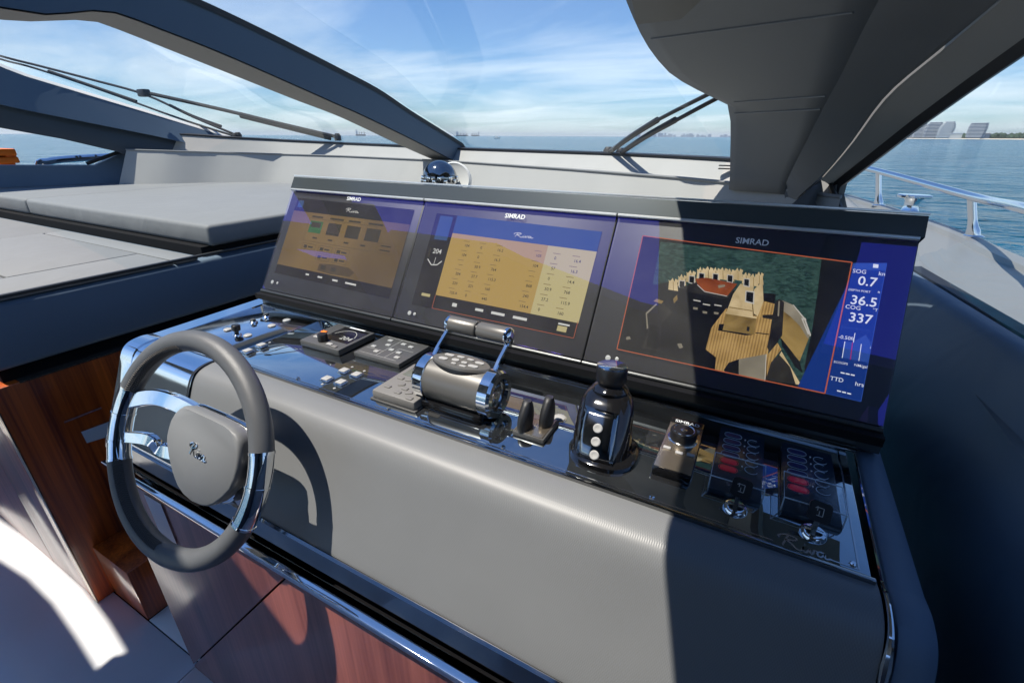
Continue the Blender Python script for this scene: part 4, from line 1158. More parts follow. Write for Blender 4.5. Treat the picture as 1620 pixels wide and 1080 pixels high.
# bright inlay line round the panel, on the glass (flat print)
b = MB()
def strip(a_, c_, w_, z_=ZP + 0.0006, mn=None):
    a_, c_ = Vector((a_[0], a_[1], z_)), Vector((c_[0], c_[1], z_))
    d = (c_ - a_).normalized(); s = Vector((-d.y, d.x, 0)) * w_ / 2
    b.poly([a_ + s, c_ + s, c_ - s, a_ - s], mn)
LW = 0.0024
strip((-1.16, 0.6405), (0.105, 0.6405), LW)
strip((0.2125, 0.640), (0.2125, 0.945), LW); strip((0.2035, 0.953), (-0.95, 0.953), LW)
strip((0.2125, 0.945), (0.2035, 0.953), LW)
strip((0.176, 0.640), (0.2125, 0.640), LW)
b.build('inlay_line', 'steel', con, smooth=0)
b = MB(); script(b, Vector((0.112, 0.634, ZP + 0.0008)), Vector((1, 0, 0)), Vector((0, 1, 0)), 0.068, 0.030, 0.0014, 'steel', tubes=False); b.build('lettering', 'steel', con, smooth=0)
# screws
sm = MB(); sm.lathe((0, 0, 0), (0, 0, 1), [(0.0045, 0), (0.0045, 0.0025), (0.003, 0.004)], n=10)
sme = mesh_only(sm, 'screw', 'chrome')
for x_ in (-1.27, -0.96, -0.648, -0.364, -0.082, 0.197): inst('screw', sme, (x_, 0.966, ZP), con)
for x_ in (-1.444,): inst('screw', sme, (x_, 0.966, ZP), con)
for x_ in (-1.24, -0.945, -0.652, -0.362, -0.076, 0.206): inst('screw', sme, (x_, 0.646, ZP), con)

# ---- display pod
TILT = Vector((0, 1.17 - 0.976, -0.183 + 0.497)).normalized()       # up along the screens
NRM = Vector((0, -TILT.z, TILT.y))                                   # out of the screens
SB = Vector((0, 0.976, -0.497)); SX0, SX1, SH_ = -1.525, 0.275, 0.369
def sp(x_, t_, d_=0.0): return Vector((x_, 0, 0)) + SB + TILT * t_ + NRM * d_
pod = con
b = MB()
prof = [sp(0, -0.004, -0.028), sp(0, SH_ + 0.006, -0.028), sp(0, SH_ + 0.006, 0.003), sp(0, SH_ + 0.050, 0.003), sp(0, SH_ + 0.054, -0.004), sp(0, SH_ + 0.054, -0.09), Vector((0, 1.16, -0.55)), Vector((0, 0.985, -0.555)), Vector((0, 0.972, -0.555)), Vector((0, 0.972, -0.515)), sp(0, -0.03, -0.03), sp(0, -0.004, -0.03)]
r0 = [p + Vector((SX0 - 0.006, 0, 0)) for p in prof]; r1 = [p + Vector((SX1 + 0.006, 0, 0)) for p in prof]
b.loft([r0, r1]); b.build('display_pod', 'pod', con, smooth=20)
b = MB(); b.box((SX0 - 0.008, -0.0035, 0), (SX1 + 0.008, 0.0035, 0.005), bevel=0.001, mtx=Matrix.Translation(sp(0, SH_ + 0.0535, 0.0)))
b.build('pod_top_edge', 'silver_line', con)
for k in range(3):
    xa, xb = SX0 + 0.6 * k + 0.002, SX0 + 0.6 * (k + 1) - 0.002
    b = MB(); b.tube([sp(xa, SH_ + 0.0025, 0.004), sp(xb, SH_ + 0.0025, 0.004)], 0.0042, n=8); b.build('silver_edge', 'silver_line', con)
    b = MB(); b.tube([sp(xa, -0.007, 0.000), sp(xb, -0.007, 0.000)], 0.0055, n=10); b.build('lower_rod', 'anthracite', con)
b = MB(); b.box((SX0, -0.03, -0.018), (SX1, 0.0, 0.0), mtx=Matrix.Translation(sp(0, -0.008, -0.006))); b.build('shadow_slot', 'matt_black', con, smooth=0)
b = MB(); b.box((SX0 + 0.01, 0.955, -0.5555), (SX1 - 0.03, 0.9705, -0.5485), bevel=0.003); b.build('pod_foot_strip', 'dark_steel', con)

# ================================================================= three chart displays
EM = {}
def em(name, c, s=1.0):
    if name not in EM:
        M[name] = emit_mat(name, c, s); EM[name] = 1
    return name
em('ui_black', (0.004, 0.004, 0.005)); em('ui_brown', (0.115, 0.072, 0.026)); em('ui_dark', (0.03, 0.024, 0.014)); em('ui_line', (0.06, 0.04, 0.018))
em('ui_line2', (0.17, 0.115, 0.04)); em('ui_gold', (0.36, 0.235, 0.06)); em('ui_gold2', (0.42, 0.36, 0.17)); em('ui_head', (0.02, 0.06, 0.16)); em('ui_text', (0.03, 0.022, 0.012)); em('ui_white', (0.55, 0.55, 0.52))
em('ui_orange', (0.38, 0.09, 0.035)); em('ui_navy', (0.006, 0.028, 0.17)); em('ui_navy2', (0.02, 0.06, 0.27)); em('ui_pale', (0.6, 0.63, 0.72)); em('ui_green', (0.02, 0.10, 0.03)); em('ui_red', (0.35, 0.01, 0.08))
em('cam_water', (0.020, 0.046, 0.038)); em('cam_water2', (0.040, 0.085, 0.072)); em('cam_dark', (0.006, 0.006, 0.005)); em('cam_dark2', (0.016, 0.015, 0.012)); em('cam_teak', (0.33, 0.20, 0.065)); em('cam_teak2', (0.21, 0.12, 0.035))
em('cam_cream', (0.52, 0.40, 0.22)); em('cam_gold', (0.22, 0.14, 0.04)); em('cam_brown', (0.20, 0.045, 0.012)); em('cam_grey', (0.22, 0.19, 0.14)); em('cam_edge', (0.42, 0.40, 0.36))
XD, UD = Vector((1, 0, 0)), TILT
M['cam_water'] = emit_tex('cam_water', (0.010, 0.026, 0.021), (0.045, 0.095, 0.078), (55, 160, 160), 6, 0.36, 0.72, 1.2)
M['cam_teak'] = emit_tex('cam_teak', (0.20, 0.115, 0.032), (0.44, 0.28, 0.10), (30, 30, 30), 3, 0.25, 0.75, 0, wave=55)
M['cam_cream'] = emit_tex('cam_cream', (0.40, 0.30, 0.15), (0.60, 0.47, 0.27), (22, 22, 22), 3, 0.35, 0.65)
M['cam_gold'] = emit_tex('cam_gold', (0.10, 0.062, 0.016), (0.30, 0.20, 0.065), (12, 12, 16), 3, 0.35, 0.65)
M['cam_brown'] = emit_tex('cam_brown', (0.15, 0.032, 0.008), (0.26, 0.065, 0.018), (20, 20, 20), 3)
M['cam_dark'] = emit_tex('cam_dark', (0.004, 0.004, 0.003), (0.012, 0.012, 0.010), (20, 20, 20), 4)
M['cam_dark2'] = emit_tex('cam_dark2', (0.010, 0.009, 0.008), (0.030, 0.028, 0.022), (20, 20, 20), 4)
M['cam_grey'] = emit_tex('cam_grey', (0.17, 0.15, 0.11), (0.26, 0.23, 0.17), (14, 14, 14), 3)
M['ui_brown'] = emit_tex('ui_brown', (0.085, 0.055, 0.022), (0.16, 0.100, 0.032), (3.0, 3.0, 3.0), 1, 0.35, 0.65)
def spx(u, v, d_=0.0):
    return onplane(u, v, sp(0, 0, d_), NRM)
class Pic(MB):
    def __init__(self): super().__init__(); self.k = 0
    def P(self, pts, mn, f=None):
        """flat print polygon given in photo pixels (or through f), laid on the screen"""
        self.k += 1
        q = [f(*p) if f else p for p in pts]
        self.poly([spx(u, v, -0.0042 + 0.00003 * self.k) for u, v in q], mn)
    def R(self, x0, y0, x1, y1, mn, q):
        self.P([q(x0, y0), q(x1, y0), q(x1, y1), q(x0, y1)], mn)
    def T(self, s, u, v, size, mn, bold=0.0, align='LEFT'):
        self.k += 1
        text_faces(self, s, spx(u, v, -0.0042 + 0.00003 * self.k), XD, UD, size, mn, bold, align)
    def Line(self, pts, mn, w):
        self.k += 1
        P = [spx(u, v, -0.0042 + 0.00003 * self.k) for u, v in pts]
        kk = self.mi(mn)
        for a_, c_ in zip(P, P[1:]):
            d = (c_ - a_).normalized(); s = NRM.cross(d) * w / 2
            f = self.bm.faces.new([self.bm.verts.new(p) for p in (a_ + s, c_ + s, c_ - s, a_ - s)]); f.material_index = kk
def quadmap(tl, tr, br, bl):
    # perspective-true: map unit square on the screen plane, then work in plane coordinates
    A, B, C, D = [spx(*p) for p in (tl, tr, br, bl)]
    def q(x_, y_):
        p = A.lerp(B, x_).lerp(D.lerp(C, x_), y_)
        return p
    return q
def to_px(p):
    d = p; f_ = d.dot(fwd); return 810 + F * d.dot(R_) / f_, 540 - F * d.dot(U_) / f_
def qpx(*c):
    q = quadmap(*c); return lambda x_, y_: to_px(q(x_, y_))
names = ('left chart display with brown page of switches and pictograms', 'middle chart display showing a golden page of engine figures', 'right chart display showing the stern camera picture and blue data column')
disp = []
for k in range(3):
    xa, xb = SX0 + 0.6 * k + 0.0015, SX0 + 0.6 * (k + 1) - 0.0015
    t = thing('chart_display', names[k], 'display', sp((xa + xb) / 2, 0, 0), 'chart displays on the helm')
    b = MB(); pts = [sp(xa, 0, -0.006), sp(xb, 0, -0.006), sp(xb, SH_, -0.006), sp(xa, SH_, -0.006)]
    b.prism(pts, NRM * -0.02, bevel=0.001); b.build('bezel', 'bezel', t)
    b = MB(); b.prism([sp(xa, 0, 0.0005), sp(xb, 0, 0.0005), sp(xb, SH_, 0.0005), sp(xa, SH_, 0.0005)], NRM * -0.0002); 
    b = MB(); b.poly([sp(xa + 0.001, 0.001, 0.0008), sp(xb - 0.001, 0.001, 0.0008), sp(xb - 0.001, SH_ - 0.001, 0.0008), sp(xa + 0.001, SH_ - 0.001, 0.0008)]); b.build('front_glass', 'display_glass', t, smooth=0)
    disp.append(t)
def logo(t, u, v, size, mn='white', al='CENTER'):
    b = MB(); text_faces(b, 'SIMRAD', spx(u, v, 0.0014), XD, UD, size, mn, 0.012, al); b.build('logo', mn, t, smooth=0)
logo(disp[0], 559, 317.5, 0.018); logo(disp[1], 814, 345.5, 0.018); logo(disp[2], 1189, 386.5, 0.019)
for t, (u, v) in zip(disp, ((431, 446), (648, 495), (962, 566))):
    for dx_ in (0, 1):
        c_ = spx(u + dx_ * (8 + 2 * (u > 900) * 3), v + dx_ * 1.6, 0.001)
        b = MB(); b.lathe(c_, NRM, [(0.0065 - 0.002 * dx_, 0), (0.0065 - 0.002 * dx_, 0.001), (0.004 - 0.001 * dx_, 0.0016)], n=14); b.build('power_button', 'light_button', t)

# left picture
q = qpx((471.5, 313), (655.5, 332), (615, 472), (434, 431))
p = Pic()
p.R(0, 0, 1, 1, 'ui_brown', q); p.R(0, 0, 1, 0.17, 'ui_black', q); p.R(0, 0.885, 1, 1, 'ui_black', q)
p.R(0.02, 0.03, 0.07, 0.12, 'ui_head', q)
for i in range(4):
    x0 = 0.19 + 0.165 * i
    p.R(x0, 0.27, x0 + 0.115, 0.42, ('ui_green', 'ui_dark', 'ui_dark', 'ui_dark')[i], q); p.R(x0 + 0.012, 0.285, x0 + 0.10, 0.35, 'ui_dark', q)
    p.R(x0, 0.205, x0 + 0.10 + 0.02 * (i % 2), 0.228, 'ui_dark', q)
def outline(x0, y0, x1, y1, mn='ui_line', w=0.0012):
    p.Line([q(x0, y0), q(x1, y0), q(x1, y1), q(x0, y1), q(x0, y0)], mn, w)
outline(0.17, 0.24, 0.76, 0.53); outline(0.80, 0.42, 0.94, 0.53)
p.R(0.83, 0.44, 0.91, 0.455, 'ui_dark', q); p.R(0.83, 0.49, 0.91, 0.505, 'ui_dark', q)
for (x0, y0) in ((0.18, 0.56), (0.33, 0.56), (0.48, 0.56), (0.33, 0.66), (0.48, 0.66)):
    outline(x0, y0, x0 + 0.12, y0 + 0.075); p.R(x0 + 0.015, y0 + 0.02, x0 + 0.045, y0 + 0.06, 'ui_dark', q); p.R(x0 + 0.055, y0 + 0.03, x0 + 0.10, y0 + 0.05, 'ui_dark', q)
for i in range(4): p.R(0.25 + 0.14 * i, 0.47, 0.29 + 0.14 * i, 0.49, 'ui_dark', q)
p.P([q(0.38, 0.78), q(0.50, 0.755), q(0.63, 0.76), q(0.69, 0.80), q(0.66, 0.86), q(0.50, 0.875), q(0.38, 0.86)], 'ui_line')
for x0 in (0.40, 0.49): p.R(x0, 0.79, x0 + 0.045, 0.84, 'ui_dark', q)
for x0, w_ in ((0.29, 0.03), (0.40, 0.04), (0.53, 0.045), (0.64, 0.09)): p.R(x0, 0.925, x0 + w_, 0.945, 'ui_white', q)
b3 = p
script(p, spx(546, 336, -0.0030), XD, UD, 0.060, 0.016, 0.0008, 'ui_white', tubes=False)
p.build('screen_picture', 'ui_brown', disp[0], smooth=0, recalc=False)

# middle picture
q = qpx((691, 337.5), (952.5, 366.5), (908.7, 536), (651, 481))
p = Pic()
p.R(0, 0, 1, 1, 'ui_gold', q); p.R(0.72, 0.19, 1, 0.86, 'ui_gold2', q); p.R(0.62, 0.19, 0.74, 0.86, 'ui_gold', q)
p.R(0, 0, 1, 0.19, 'ui_head', q); p.R(0, 0, 0.145, 1, 'ui_black', q); p.R(0.145, 0.855, 1, 1, 'ui_black', q)
p.R(0.03, 0.02, 0.12, 0.28, 'ui_head', q)
p.Line([q(0.145, 0.86), q(0.145, 0.995), q(0.995, 0.995), q(0.995, 0.84)], 'ui_orange', 0.0014)
u, v = q(0.045, 0.43); p.T('204', u, v, 0.021, 'ui_white', 0.01)
p.Line([q(0.025, 0.50), q(0.06, 0.555), q(0.10, 0.545), q(0.125, 0.50)], 'ui_white', 0.003)
p.Line([q(0.078, 0.47), q(0.076, 0.55)], 'ui_white', 0.0015)
p.R(0.05, 0.86, 0.11, 0.89, 'ui_gold2', q); p.R(0.02, 0.38, 0.03, 0.48, 'ui_dark', q)
vals = [('104', '0', '16.2'), ('104', '0', '16.3'), ('----', '50.9', '764'), ('204', '27.7', '115.3'), ('220', '221', '160'), ('155.4', '0', '440')]
vals2 = [('103', '0', '16.4'), ('104', '57', '16.3'), ('----', '0', '14.4'), ('868', '50.9', '768'), ('240', '27.2', '115.9'), ('154.4', '0', '160')]
for i in range(6):
    for j in range(3):
        for base, vv in ((0.245, vals), (0.685, vals2)):
            x0 = base + 0.105 * j - 0.003 * i; y0 = 0.28 + 0.10 * i
            u, v = q(x0, y0 + 0.035); p.T(vv[i][j], u, v, 0.0115, 'ui_text', 0.01)
            p.R(x0 - 0.012, y0 - 0.026, x0 + 0.028, y0 - 0.020, 'ui_line2', q)
for x0, w_ in ((0.42, 0.05), (0.52, 0.08), (0.65, 0.08)): p.R(x0, 0.905, x0 + w_, 0.93, 'ui_white', q)
p.R(0.27, 0.90, 0.30, 0.935, 'ui_white', q); p.R(0.90, 0.885, 0.96, 0.90, 'ui_white', q); p.R(0.90, 0.91, 0.95, 0.96, 'ui_gold2', q)
script(p, spx(812, 375, -0.0032), XD, UD, 0.060, 0.014, 0.0008, 'ui_white', tubes=False)
p.build('screen_picture', 'ui_gold', disp[1], smooth=0, recalc=False)

# right picture: stern camera view and data column
p = Pic()
z3 = lambda x_, y_: (940 + x_ / 4.0, 340 + y_ / 4.0)
z8 = lambda x_, y_: (1080 + x_ / 3.0, 360 + y_ / 3.0)
TLc, TRc, BRc, BLc = (1017, 373), (1348, 415), (1305, 622), (976, 552)
p.P([TLc, TRc, BRc, BLc], 'cam_dark')
p.P([z3(420, 170), (1331, 413), (1290, 612), z3(1290, 1060), z3(1100, 900), z3(1150, 500), z3(370, 440)], 'cam_water')
def Z(mn, *pts): p.P([z3(*c_) for c_ in pts], mn)
# dark cockpit on the left
Z('cam_dark', (365, 445), (470, 425), (530, 410), (560, 470), (700, 500), (850, 560), (740, 715), (705, 850), (770, 900), (770, 985), (145, 850), (250, 700), (330, 560))
Z('cam_dark2', (340, 605), (440, 560), (495, 615), (425, 690), (345, 665)); Z('cam_dark2', (345, 668), (425, 692), (420, 860), (300, 840), (340, 740))
Z('cam_dark', (352, 690), (412, 708), (410, 850), (330, 835))
Z('cam_grey', (326, 620), (334, 618), (342, 715), (333, 722)); Z('cam_grey', (328, 618), (392, 560), (398, 566), (336, 626))
Z('cam_gold', (375, 545), (395, 530), (440, 545), (425, 562)); Z('cam_gold', (500, 530), (525, 505), (528, 535), (505, 560))
Z('cam_grey', (195, 772), (225, 768), (232, 785), (205, 790)); Z('cam_grey', (525, 815), (552, 812), (562, 838), (540, 845))
# teak deck
Z('cam_teak', (835, 590), (1030, 640), (1075, 545), (1142, 562), (1118, 700), (1100, 880), (1082, 1052), (765, 980), (770, 900), (705, 850), (740, 715))
Z('cam_dark', (1022, 742), (1106, 752), (1105, 758), (1020, 748))
# sofa block
Z('cam_cream', (880, 500), (925, 436), (1010, 448), (1000, 560), (1005, 648), (835, 620))
Z('cam_cream', (1012, 470), (1066, 420), (1072, 548), (1035, 640), (1004, 620), (1000, 560))
Z('cam_gold', (998, 560), (1004, 560), (1012, 640), (1006, 642)); Z('cam_gold', (855, 580), (1000, 604), (1000, 609), (852, 586))
Z('cam_gold', (835, 620), (1028, 652), (1012, 757), (812, 728)); Z('cam_cream', (833, 612), (1028, 644), (1028, 656), (831, 624))
Z('cam_dark', (790, 690), (822, 690), (812, 728), (1010, 757), (960, 762), (783, 730)); Z('cam_dark', (968, 705), (984, 708), (980, 736), (964, 732))
# ring of chairs
for i, (cx, cy) in enumerate(((500, 448), (556, 424), (612, 398), (675, 378), (722, 374), (770, 380), (815, 380), (860, 388), (910, 384), (962, 410), (1008, 420), (1045, 408))):
    w_ = 27 if i % 2 else 31
    Z('cam_cream', (cx - w_, cy + 24), (cx - w_ + 4, cy - 22), (cx - 8, cy - 30), (cx + w_ - 6, cy - 22), (cx + w_, cy + 34))
    Z('cam_cream', (cx - w_ + 6, cy - 20), (cx - w_ + 2, cy - 38), (cx - w_ + 12, cy - 30), (cx - 2, cy - 50), (cx + 6, cy - 26))
    Z('cam_cream', (cx + 8, cy - 26), (cx + 14, cy - 44), (cx + w_ + 2, cy - 34), (cx + w_ - 4, cy - 18))
    Z('cam_gold', (cx - 2, cy - 26), (cx + 2, cy - 26), (cx + 3, cy + 30), (cx - 1, cy + 30))
for (cx, cy) in ((556, 432), (618, 402), (680, 384), (768, 388), (860, 396), (965, 420), (985, 508)):
    k_ = 1.5 if cy > 500 else 1.0
    Z('cam_edge', (cx - 21 * k_, cy + 28 * k_), (cx - 18 * k_, cy - 20 * k_), (cx + 20 * k_, cy - 16 * k_), (cx + 18 * k_, cy + 38 * k_))
    Z('cam_dark', (cx - 16 * k_, cy + 23 * k_), (cx - 14 * k_, cy - 15 * k_), (cx + 15 * k_, cy - 11 * k_), (cx + 13 * k_, cy + 31 * k_))
# table
Z('cam_dark2', (535, 460), (640, 428), (905, 437), (845, 527), (800, 528), (610, 488)); Z('cam_brown', (640, 403), (712, 397), (905, 436), (842, 512), (700, 482), (655, 440))
Z('cam_edge', (655, 440), (700, 482), (842, 512), (840, 516), (698, 487), (650, 442)); Z('cam_grey', (782, 445), (826, 440), (830, 452), (788, 464))
for (cx, cy) in ((640, 560), (700, 585), (772, 590)):
    Z('cam_dark', (cx - 28, cy - 60), (cx + 25, cy - 55), (cx + 20, cy + 55), (cx - 20, cy + 50)); Z('cam_edge', (cx - 12, cy - 26), (cx + 34, cy - 18), (cx + 34, cy - 10), (cx - 12, cy - 18))
    Z('cam_grey', (cx - 14, cy + 22), (cx + 16, cy + 26), (cx + 14, cy + 40), (cx - 14, cy + 36))
# starboard bulwark
Z('cam_gold', (1185, 560), (1255, 590), (1330, 680), (1362, 770), (1300, 925), (1235, 850), (1165, 760), (1165, 640))
Z('cam_grey', (1190, 540), (1255, 568), (1330, 655), (1370, 762), (1352, 782), (1300, 700), (1240, 640), (1186, 600)); Z('cam_edge', (1255, 566), (1262, 568), (1336, 655), (1374, 762), (1366, 768), (1328, 660))
Z('cam_dark2', (1146, 548), (1172, 530), (1202, 552), (1190, 760), (1112, 875), (1094, 835), (1132, 662), (1065, 650), (1065, 632), (1134, 630)); Z('cam_grey', (1166, 545), (1176, 545), (1170, 640), (1160, 640))
Z('cam_edge', (1310, 652), (1338, 652), (1344, 664), (1322, 664), (1362, 752), (1352, 756))
Z('cam_dark', (1180, 775), (1240, 850), (1300, 930), (1320, 1000), (1270, 960), (1190, 830))
Z('cam_teak', (1160, 808), (1185, 850), (1130, 920), (1090, 1040), (1100, 880)); Z('cam_cream', (1185, 862), (1310, 1075), (1275, 1070), (1170, 890)); Z('cam_dark2', (1172, 884), (1240, 960), (1275, 1070), (1085, 1042), (1120, 930))
Z('cam_grey', (915, 912), (1090, 880), (1080, 1046), (915, 1012)); Z('cam_dark', (820, 980), (850, 935), (915, 912), (915, 1012), (830, 998)); Z('cam_edge', (1086, 880), (1091, 880), (1083, 1046), (1078, 1046))
p.P([z3(1440, 270), TRc, (1346, 424), (1320, 520), (1291, 616), z3(1345, 1098), z3(1330, 960), z3(1380, 720), z3(1415, 480)], 'cam_dark')
p.P([(1338, 455), (1345, 428), BRc, (1262, 611)], 'ui_navy')
p.P([(1017, 373), (1040, 376), (1018, 440), (1000, 500), (985, 555), (976, 552)], 'cam_dark')
p.P([(1350, 416), (1403, 416), (1362, 635), (1306, 622)], 'ui_navy'); p.P([(1350, 416), (1403, 416), (1401, 428), (1347, 426)], 'ui_navy2')
p.P([z8(905, 172), z8(930, 175), z8(928, 192), z8(903, 190)], 'ui_pale')
p.Line([BLc, TLc, TRc, BRc, BLc], 'ui_orange', 0.0022)
p.Line([(1403, 416), (1362, 635), (1306, 622)], 'ui_navy2', 0.0012)
wt = 'ui_pale'
for s_, x_, y_, sz in (('SOG', 805, 213, .0115), ('kn', 928, 226, .0115), ('0.7', 828, 270, .026), ('DEPTH PORT', 786, 298, .0062), ('ft', 925, 311, .0065), ('36.5', 792, 360, .026), ('COG', 770, 382, .0115), ('\u00b0T', 900, 396, .0085), ('337', 784, 442, .026), ('-0.50ft', 738, 524, .010), ('31.05', 846, 567, .0072), ('NM', 846, 588, .0072), ('ECOOPS', 716, 640, .0062), ('NM/gal', 812, 656, .0075), ('TTD', 698, 722, .0115), ('hrs', 816, 748, .0115), ('Destination By The City', 752, 472, .0048)):
    u, v = z8(x_, y_); p.T(s_, u, v, sz, 'ui_navy2' if s_.startswith('Dest') else wt, 0.012 if sz > .02 else 0.004)
for (x_, y_) in ((750, 684), (774, 689), (798, 694), (733, 770), (757, 776), (781, 782)):
    p.P([z8(x_, y_), z8(x_ + 19, y_ + 4), z8(x_ + 18, y_ + 10), z8(x_ - 1, y_ + 6)], wt)
p.P([z8(772, 540), z8(812, 545), z8(815, 540), z8(868, 508), z8(893, 545), z8(880, 640), z8(836, 632), z8(755, 615)], 'ui_navy2')
for (a_, c_, mn) in (((770, 540), (757, 618), wt), ((818, 500), (810, 545), wt), ((848, 552), (836, 632), wt), ((806, 545), (796, 626), 'ui_red')):
    p.Line([z8(*a_), z8(*c_)], mn, 0.0013)
p.build('screen_picture', 'cam_dark', disp[2], smooth=0, recalc=False)

# ================================================================= compass dome
cpc = at(696, 283, y=1.62)
cp = thing('compass_dome', 'small chrome dome compass with white ring behind the displays', 'compass', (cpc.x, cpc.y, -0.47))
b = MB(); prof = [(0.066, -0.02)] + [(0.070 * cos(radians(a_)), 0.070 * sin(radians(a_))) for a_ in range(0, 86, 9)] + [(0.003, 0.070)]
b.lathe(cpc + Vector((0, 0, 0)), (0, 0, 1), prof, n=32); b.build('dome', 'dark_steel', cp)
b = MB(); b.lathe(cpc + Vector((0.028, 0.05, -0.01)), (0.25, -0.9, 0.35), [(0.076, -0.02), (0.078, 0.0), (0.071, 0.006), (0.060, 0.0)], n=36); b.build('ring', 'white_gloss', cp)
b = MB()
for k in range(20):
    a_ = 2 * pi * k / 20
    b.box((-0.007, -0.007, -0.007), (0.007, 0.007, 0.007), bevel=0.002, mtx=Matrix.Translation(cpc + Vector((0.069 * cos(a_), 0.069 * sin(a_), -0.006 + 0.012 * (k % 2)))))
b.build('card_ring', 'chrome', cp)
b = MB(); b.lathe(Vector((cpc.x, cpc.y, -0.474)), (0, 0, 1), [(0.09, 0), (0.085, 0.02), (0.05, 0.06), (0.05, cpc.z + 0.474 - 0.02)], n=24); b.build('pedestal', 'anthracite', cp)

# ================================================================= steering wheel
WR, RT = 0.2255, 0.0225
WN = Vector((0.0487, -0.9053, 0.4221)).normalized()
WC = ray(291.6, 708.9) * 0.7433 * (0.248 / 0.19)
wa = WN.cross(Vector((1, 0, 0))).normalized()
WX = (Vector((1, 0, 0)) - WN * WN.x).normalized(); WU = WN.cross(WX) * 1.0
if WU.z < 0: WU = -WU
def wp(a_, r_=WR, d_=0.0): return WC + (WX * cos(a_) + WU * sin(a_)) * r_ + WN * d_
def wang(u, v):
    p = onplane(u, v, WC, WN) - WC
    return atan2(p.dot(WU), p.dot(WX)), p.length
wh = thing('steering_wheel', 'grey leather steering wheel with polished chrome spokes and grey hub', 'steering wheel', WC - WN * 0.2)
aL0, aL1 = wang(213, 617)[0], wang(200, 724)[0]          # chrome section left
aR0, aR1 = wang(415, 716)[0], wang(396, 838)[0]          # chrome section right
def arc(a0, a1, n): return [a0 + (a1 - a0) * k / n for k in range(n + 1)]
def norm(a_):
    while a_ < 0: a_ += 2 * pi
    return a_ % (2 * pi)
aL0, aL1, aR0, aR1 = map(norm, (aL0, aL1, aR0, aR1))
if aR0 < pi: aR0 += 2 * pi
if aR1 < pi: aR1 += 2 * pi
def rimpart(nm, a0, a1, mt, rr=RT, n=48):
    b = MB(); b.tube([wp(a_) for a_ in arc(a0, a1, n)], rr, n=20, caps=True); return b.build(nm, mt, wh, smooth=60)
rimpart('rim_leather', aR0 - 2 * pi, aL0, 'leather', n=70)
rimpart('rim_leather', aL1, aR1, 'leather', n=60)
rimpart('rim_chrome', aL0 + 0.004, aL1 - 0.004, 'chrome', RT * 1.0, 24)
rimpart('rim_chrome', aR1 + 0.004, aR0 - 0.004, 'chrome', RT * 1.0, 24)
for a_ in (aL0, (aL0 * .62 + aL1 * .38), (aL0 * .25 + aL1 * .75), aL1, aR0, (aR0 * .55 + aR1 * .45), aR1):
    b = MB(); b.tube([wp(a_ - 0.012), wp(a_ + 0.012)], RT * 1.05, n=20); b.build('rim_collar', 'chrome', wh, smooth=60)
# braided seam on the inside of the leather
def braid(a0, a1, nm='rim_stitching'):
    b = MB(); n = int(abs(a1 - a0) * WR / 0.0055)
    for k in range(n):
        a_ = a0 + (a1 - a0) * k / n
        for s_ in (-1, 1):
            f0, f1 = radians(38), radians(38 + s_ * 24)
            c_ = wp(a_, WR - RT * 1.02 * cos(f0), RT * 1.02 * sin(f0)); e_ = wp(a_ + 0.022, WR - RT * 1.02 * cos(f1), RT * 1.02 * sin(f1))
            b.tube([c_, e_], 0.0019, n=5)
    b.build(nm, 'leather_rough', wh)
braid(aL1, aL1 + 1.15); braid(aL0 - 0.95, aL0)
# hub cover
hubpx = [(330,365),(312,376),(295,392),(280,418),(270,450),(263,482),(262,510),(270,570),(285,635),(305,690),(330,728),(362,756),(400,773),(428,776),(455,768),(490,742),(522,708),(540,665),(551,620),(558,570),(560,530),(556,500),(543,478),(525,458),(500,440),(440,410),(390,388),(350,370)]
hz = 0.012
def hubp(d_, s_=1.0):
    P = [onplane(160 + x_ / 2.571, 500 + y_ / 2.571, WC + WN * hz, WN) for x_, y_ in hubpx]
    c_ = sum(P, Vector()) / len(P)
    return [c_ + (p - c_) * s_ + WN * d_ for p in P], c_
rings = [hubp(d_, s_)[0] for d_, s_ in ((-0.045, 0.80), (-0.040, 0.93), (-0.030, 0.985), (-0.012, 1.0), (-0.004, 0.99), (0.0, 0.955))]
b = MB(); b.loft(rings); b.build('hub_cover', 'hub', wh, smooth=50)
b = MB(); hr, hc = hubp(-0.0405, 1.012)
b.loft([hubp(-0.047, 0.97)[0], hubp(-0.043, 1.03)[0], hubp(-0.036, 1.03)[0], hubp(-0.033, 0.99)[0]]); b.build('hub_rim', 'chrome', wh, smooth=50)
b = MB()
_, hc = hubp(0, 1)
lo = onplane(297, 718, WC + WN * (hz + 0.0012), WN)
xdir = (onplane(334, 728, WC + WN * hz, WN) - onplane(297, 706, WC + WN * hz, WN)); xdir.normalize()
ydir = WN.cross(xdir).normalized()
ydir = ydir if ydir.z > 0 else -ydir
script(b, lo, xdir, ydir, 0.056, 0.030, 0.0016, 'chrome'); b.build('hub_lettering', 'chrome', wh)
# spokes
def spoke(pts, w0, w1, nm='spoke', th=0.007):
    b = MB(); P = smooth_path(pts, 5); n = len(P); rings = []
    for i, p in enumerate(P):
        t_ = (P[min(i + 1, n - 1)] - P[max(i - 1, 0)]).normalized(); s = WN.cross(t_).normalized(); nn = t_.cross(s)
        w_ = w0 + (w1 - w0) * i / (n - 1)
        rings.append([p + s * w_ / 2 + nn * th * .5, p + s * w_ * .42 + nn * th, p - s * w_ * .42 + nn * th, p - s * w_ / 2 + nn * th * .5, p - s * w_ / 2 - nn * th, p + s * w_ / 2 - nn * th])
    b.loft(rings); b.build(nm, 'chrome', wh, smooth=40)
wpx = lambda u, v, d_: onplane(u, v, WC + WN * d_, WN)
spoke([wp(aL0 * .82 + aL1 * .18, WR - 0.01), wpx(245, 628, -0.008), wpx(285, 640, -0.025), wpx(340, 672, -0.045)], 0.034, 0.040)
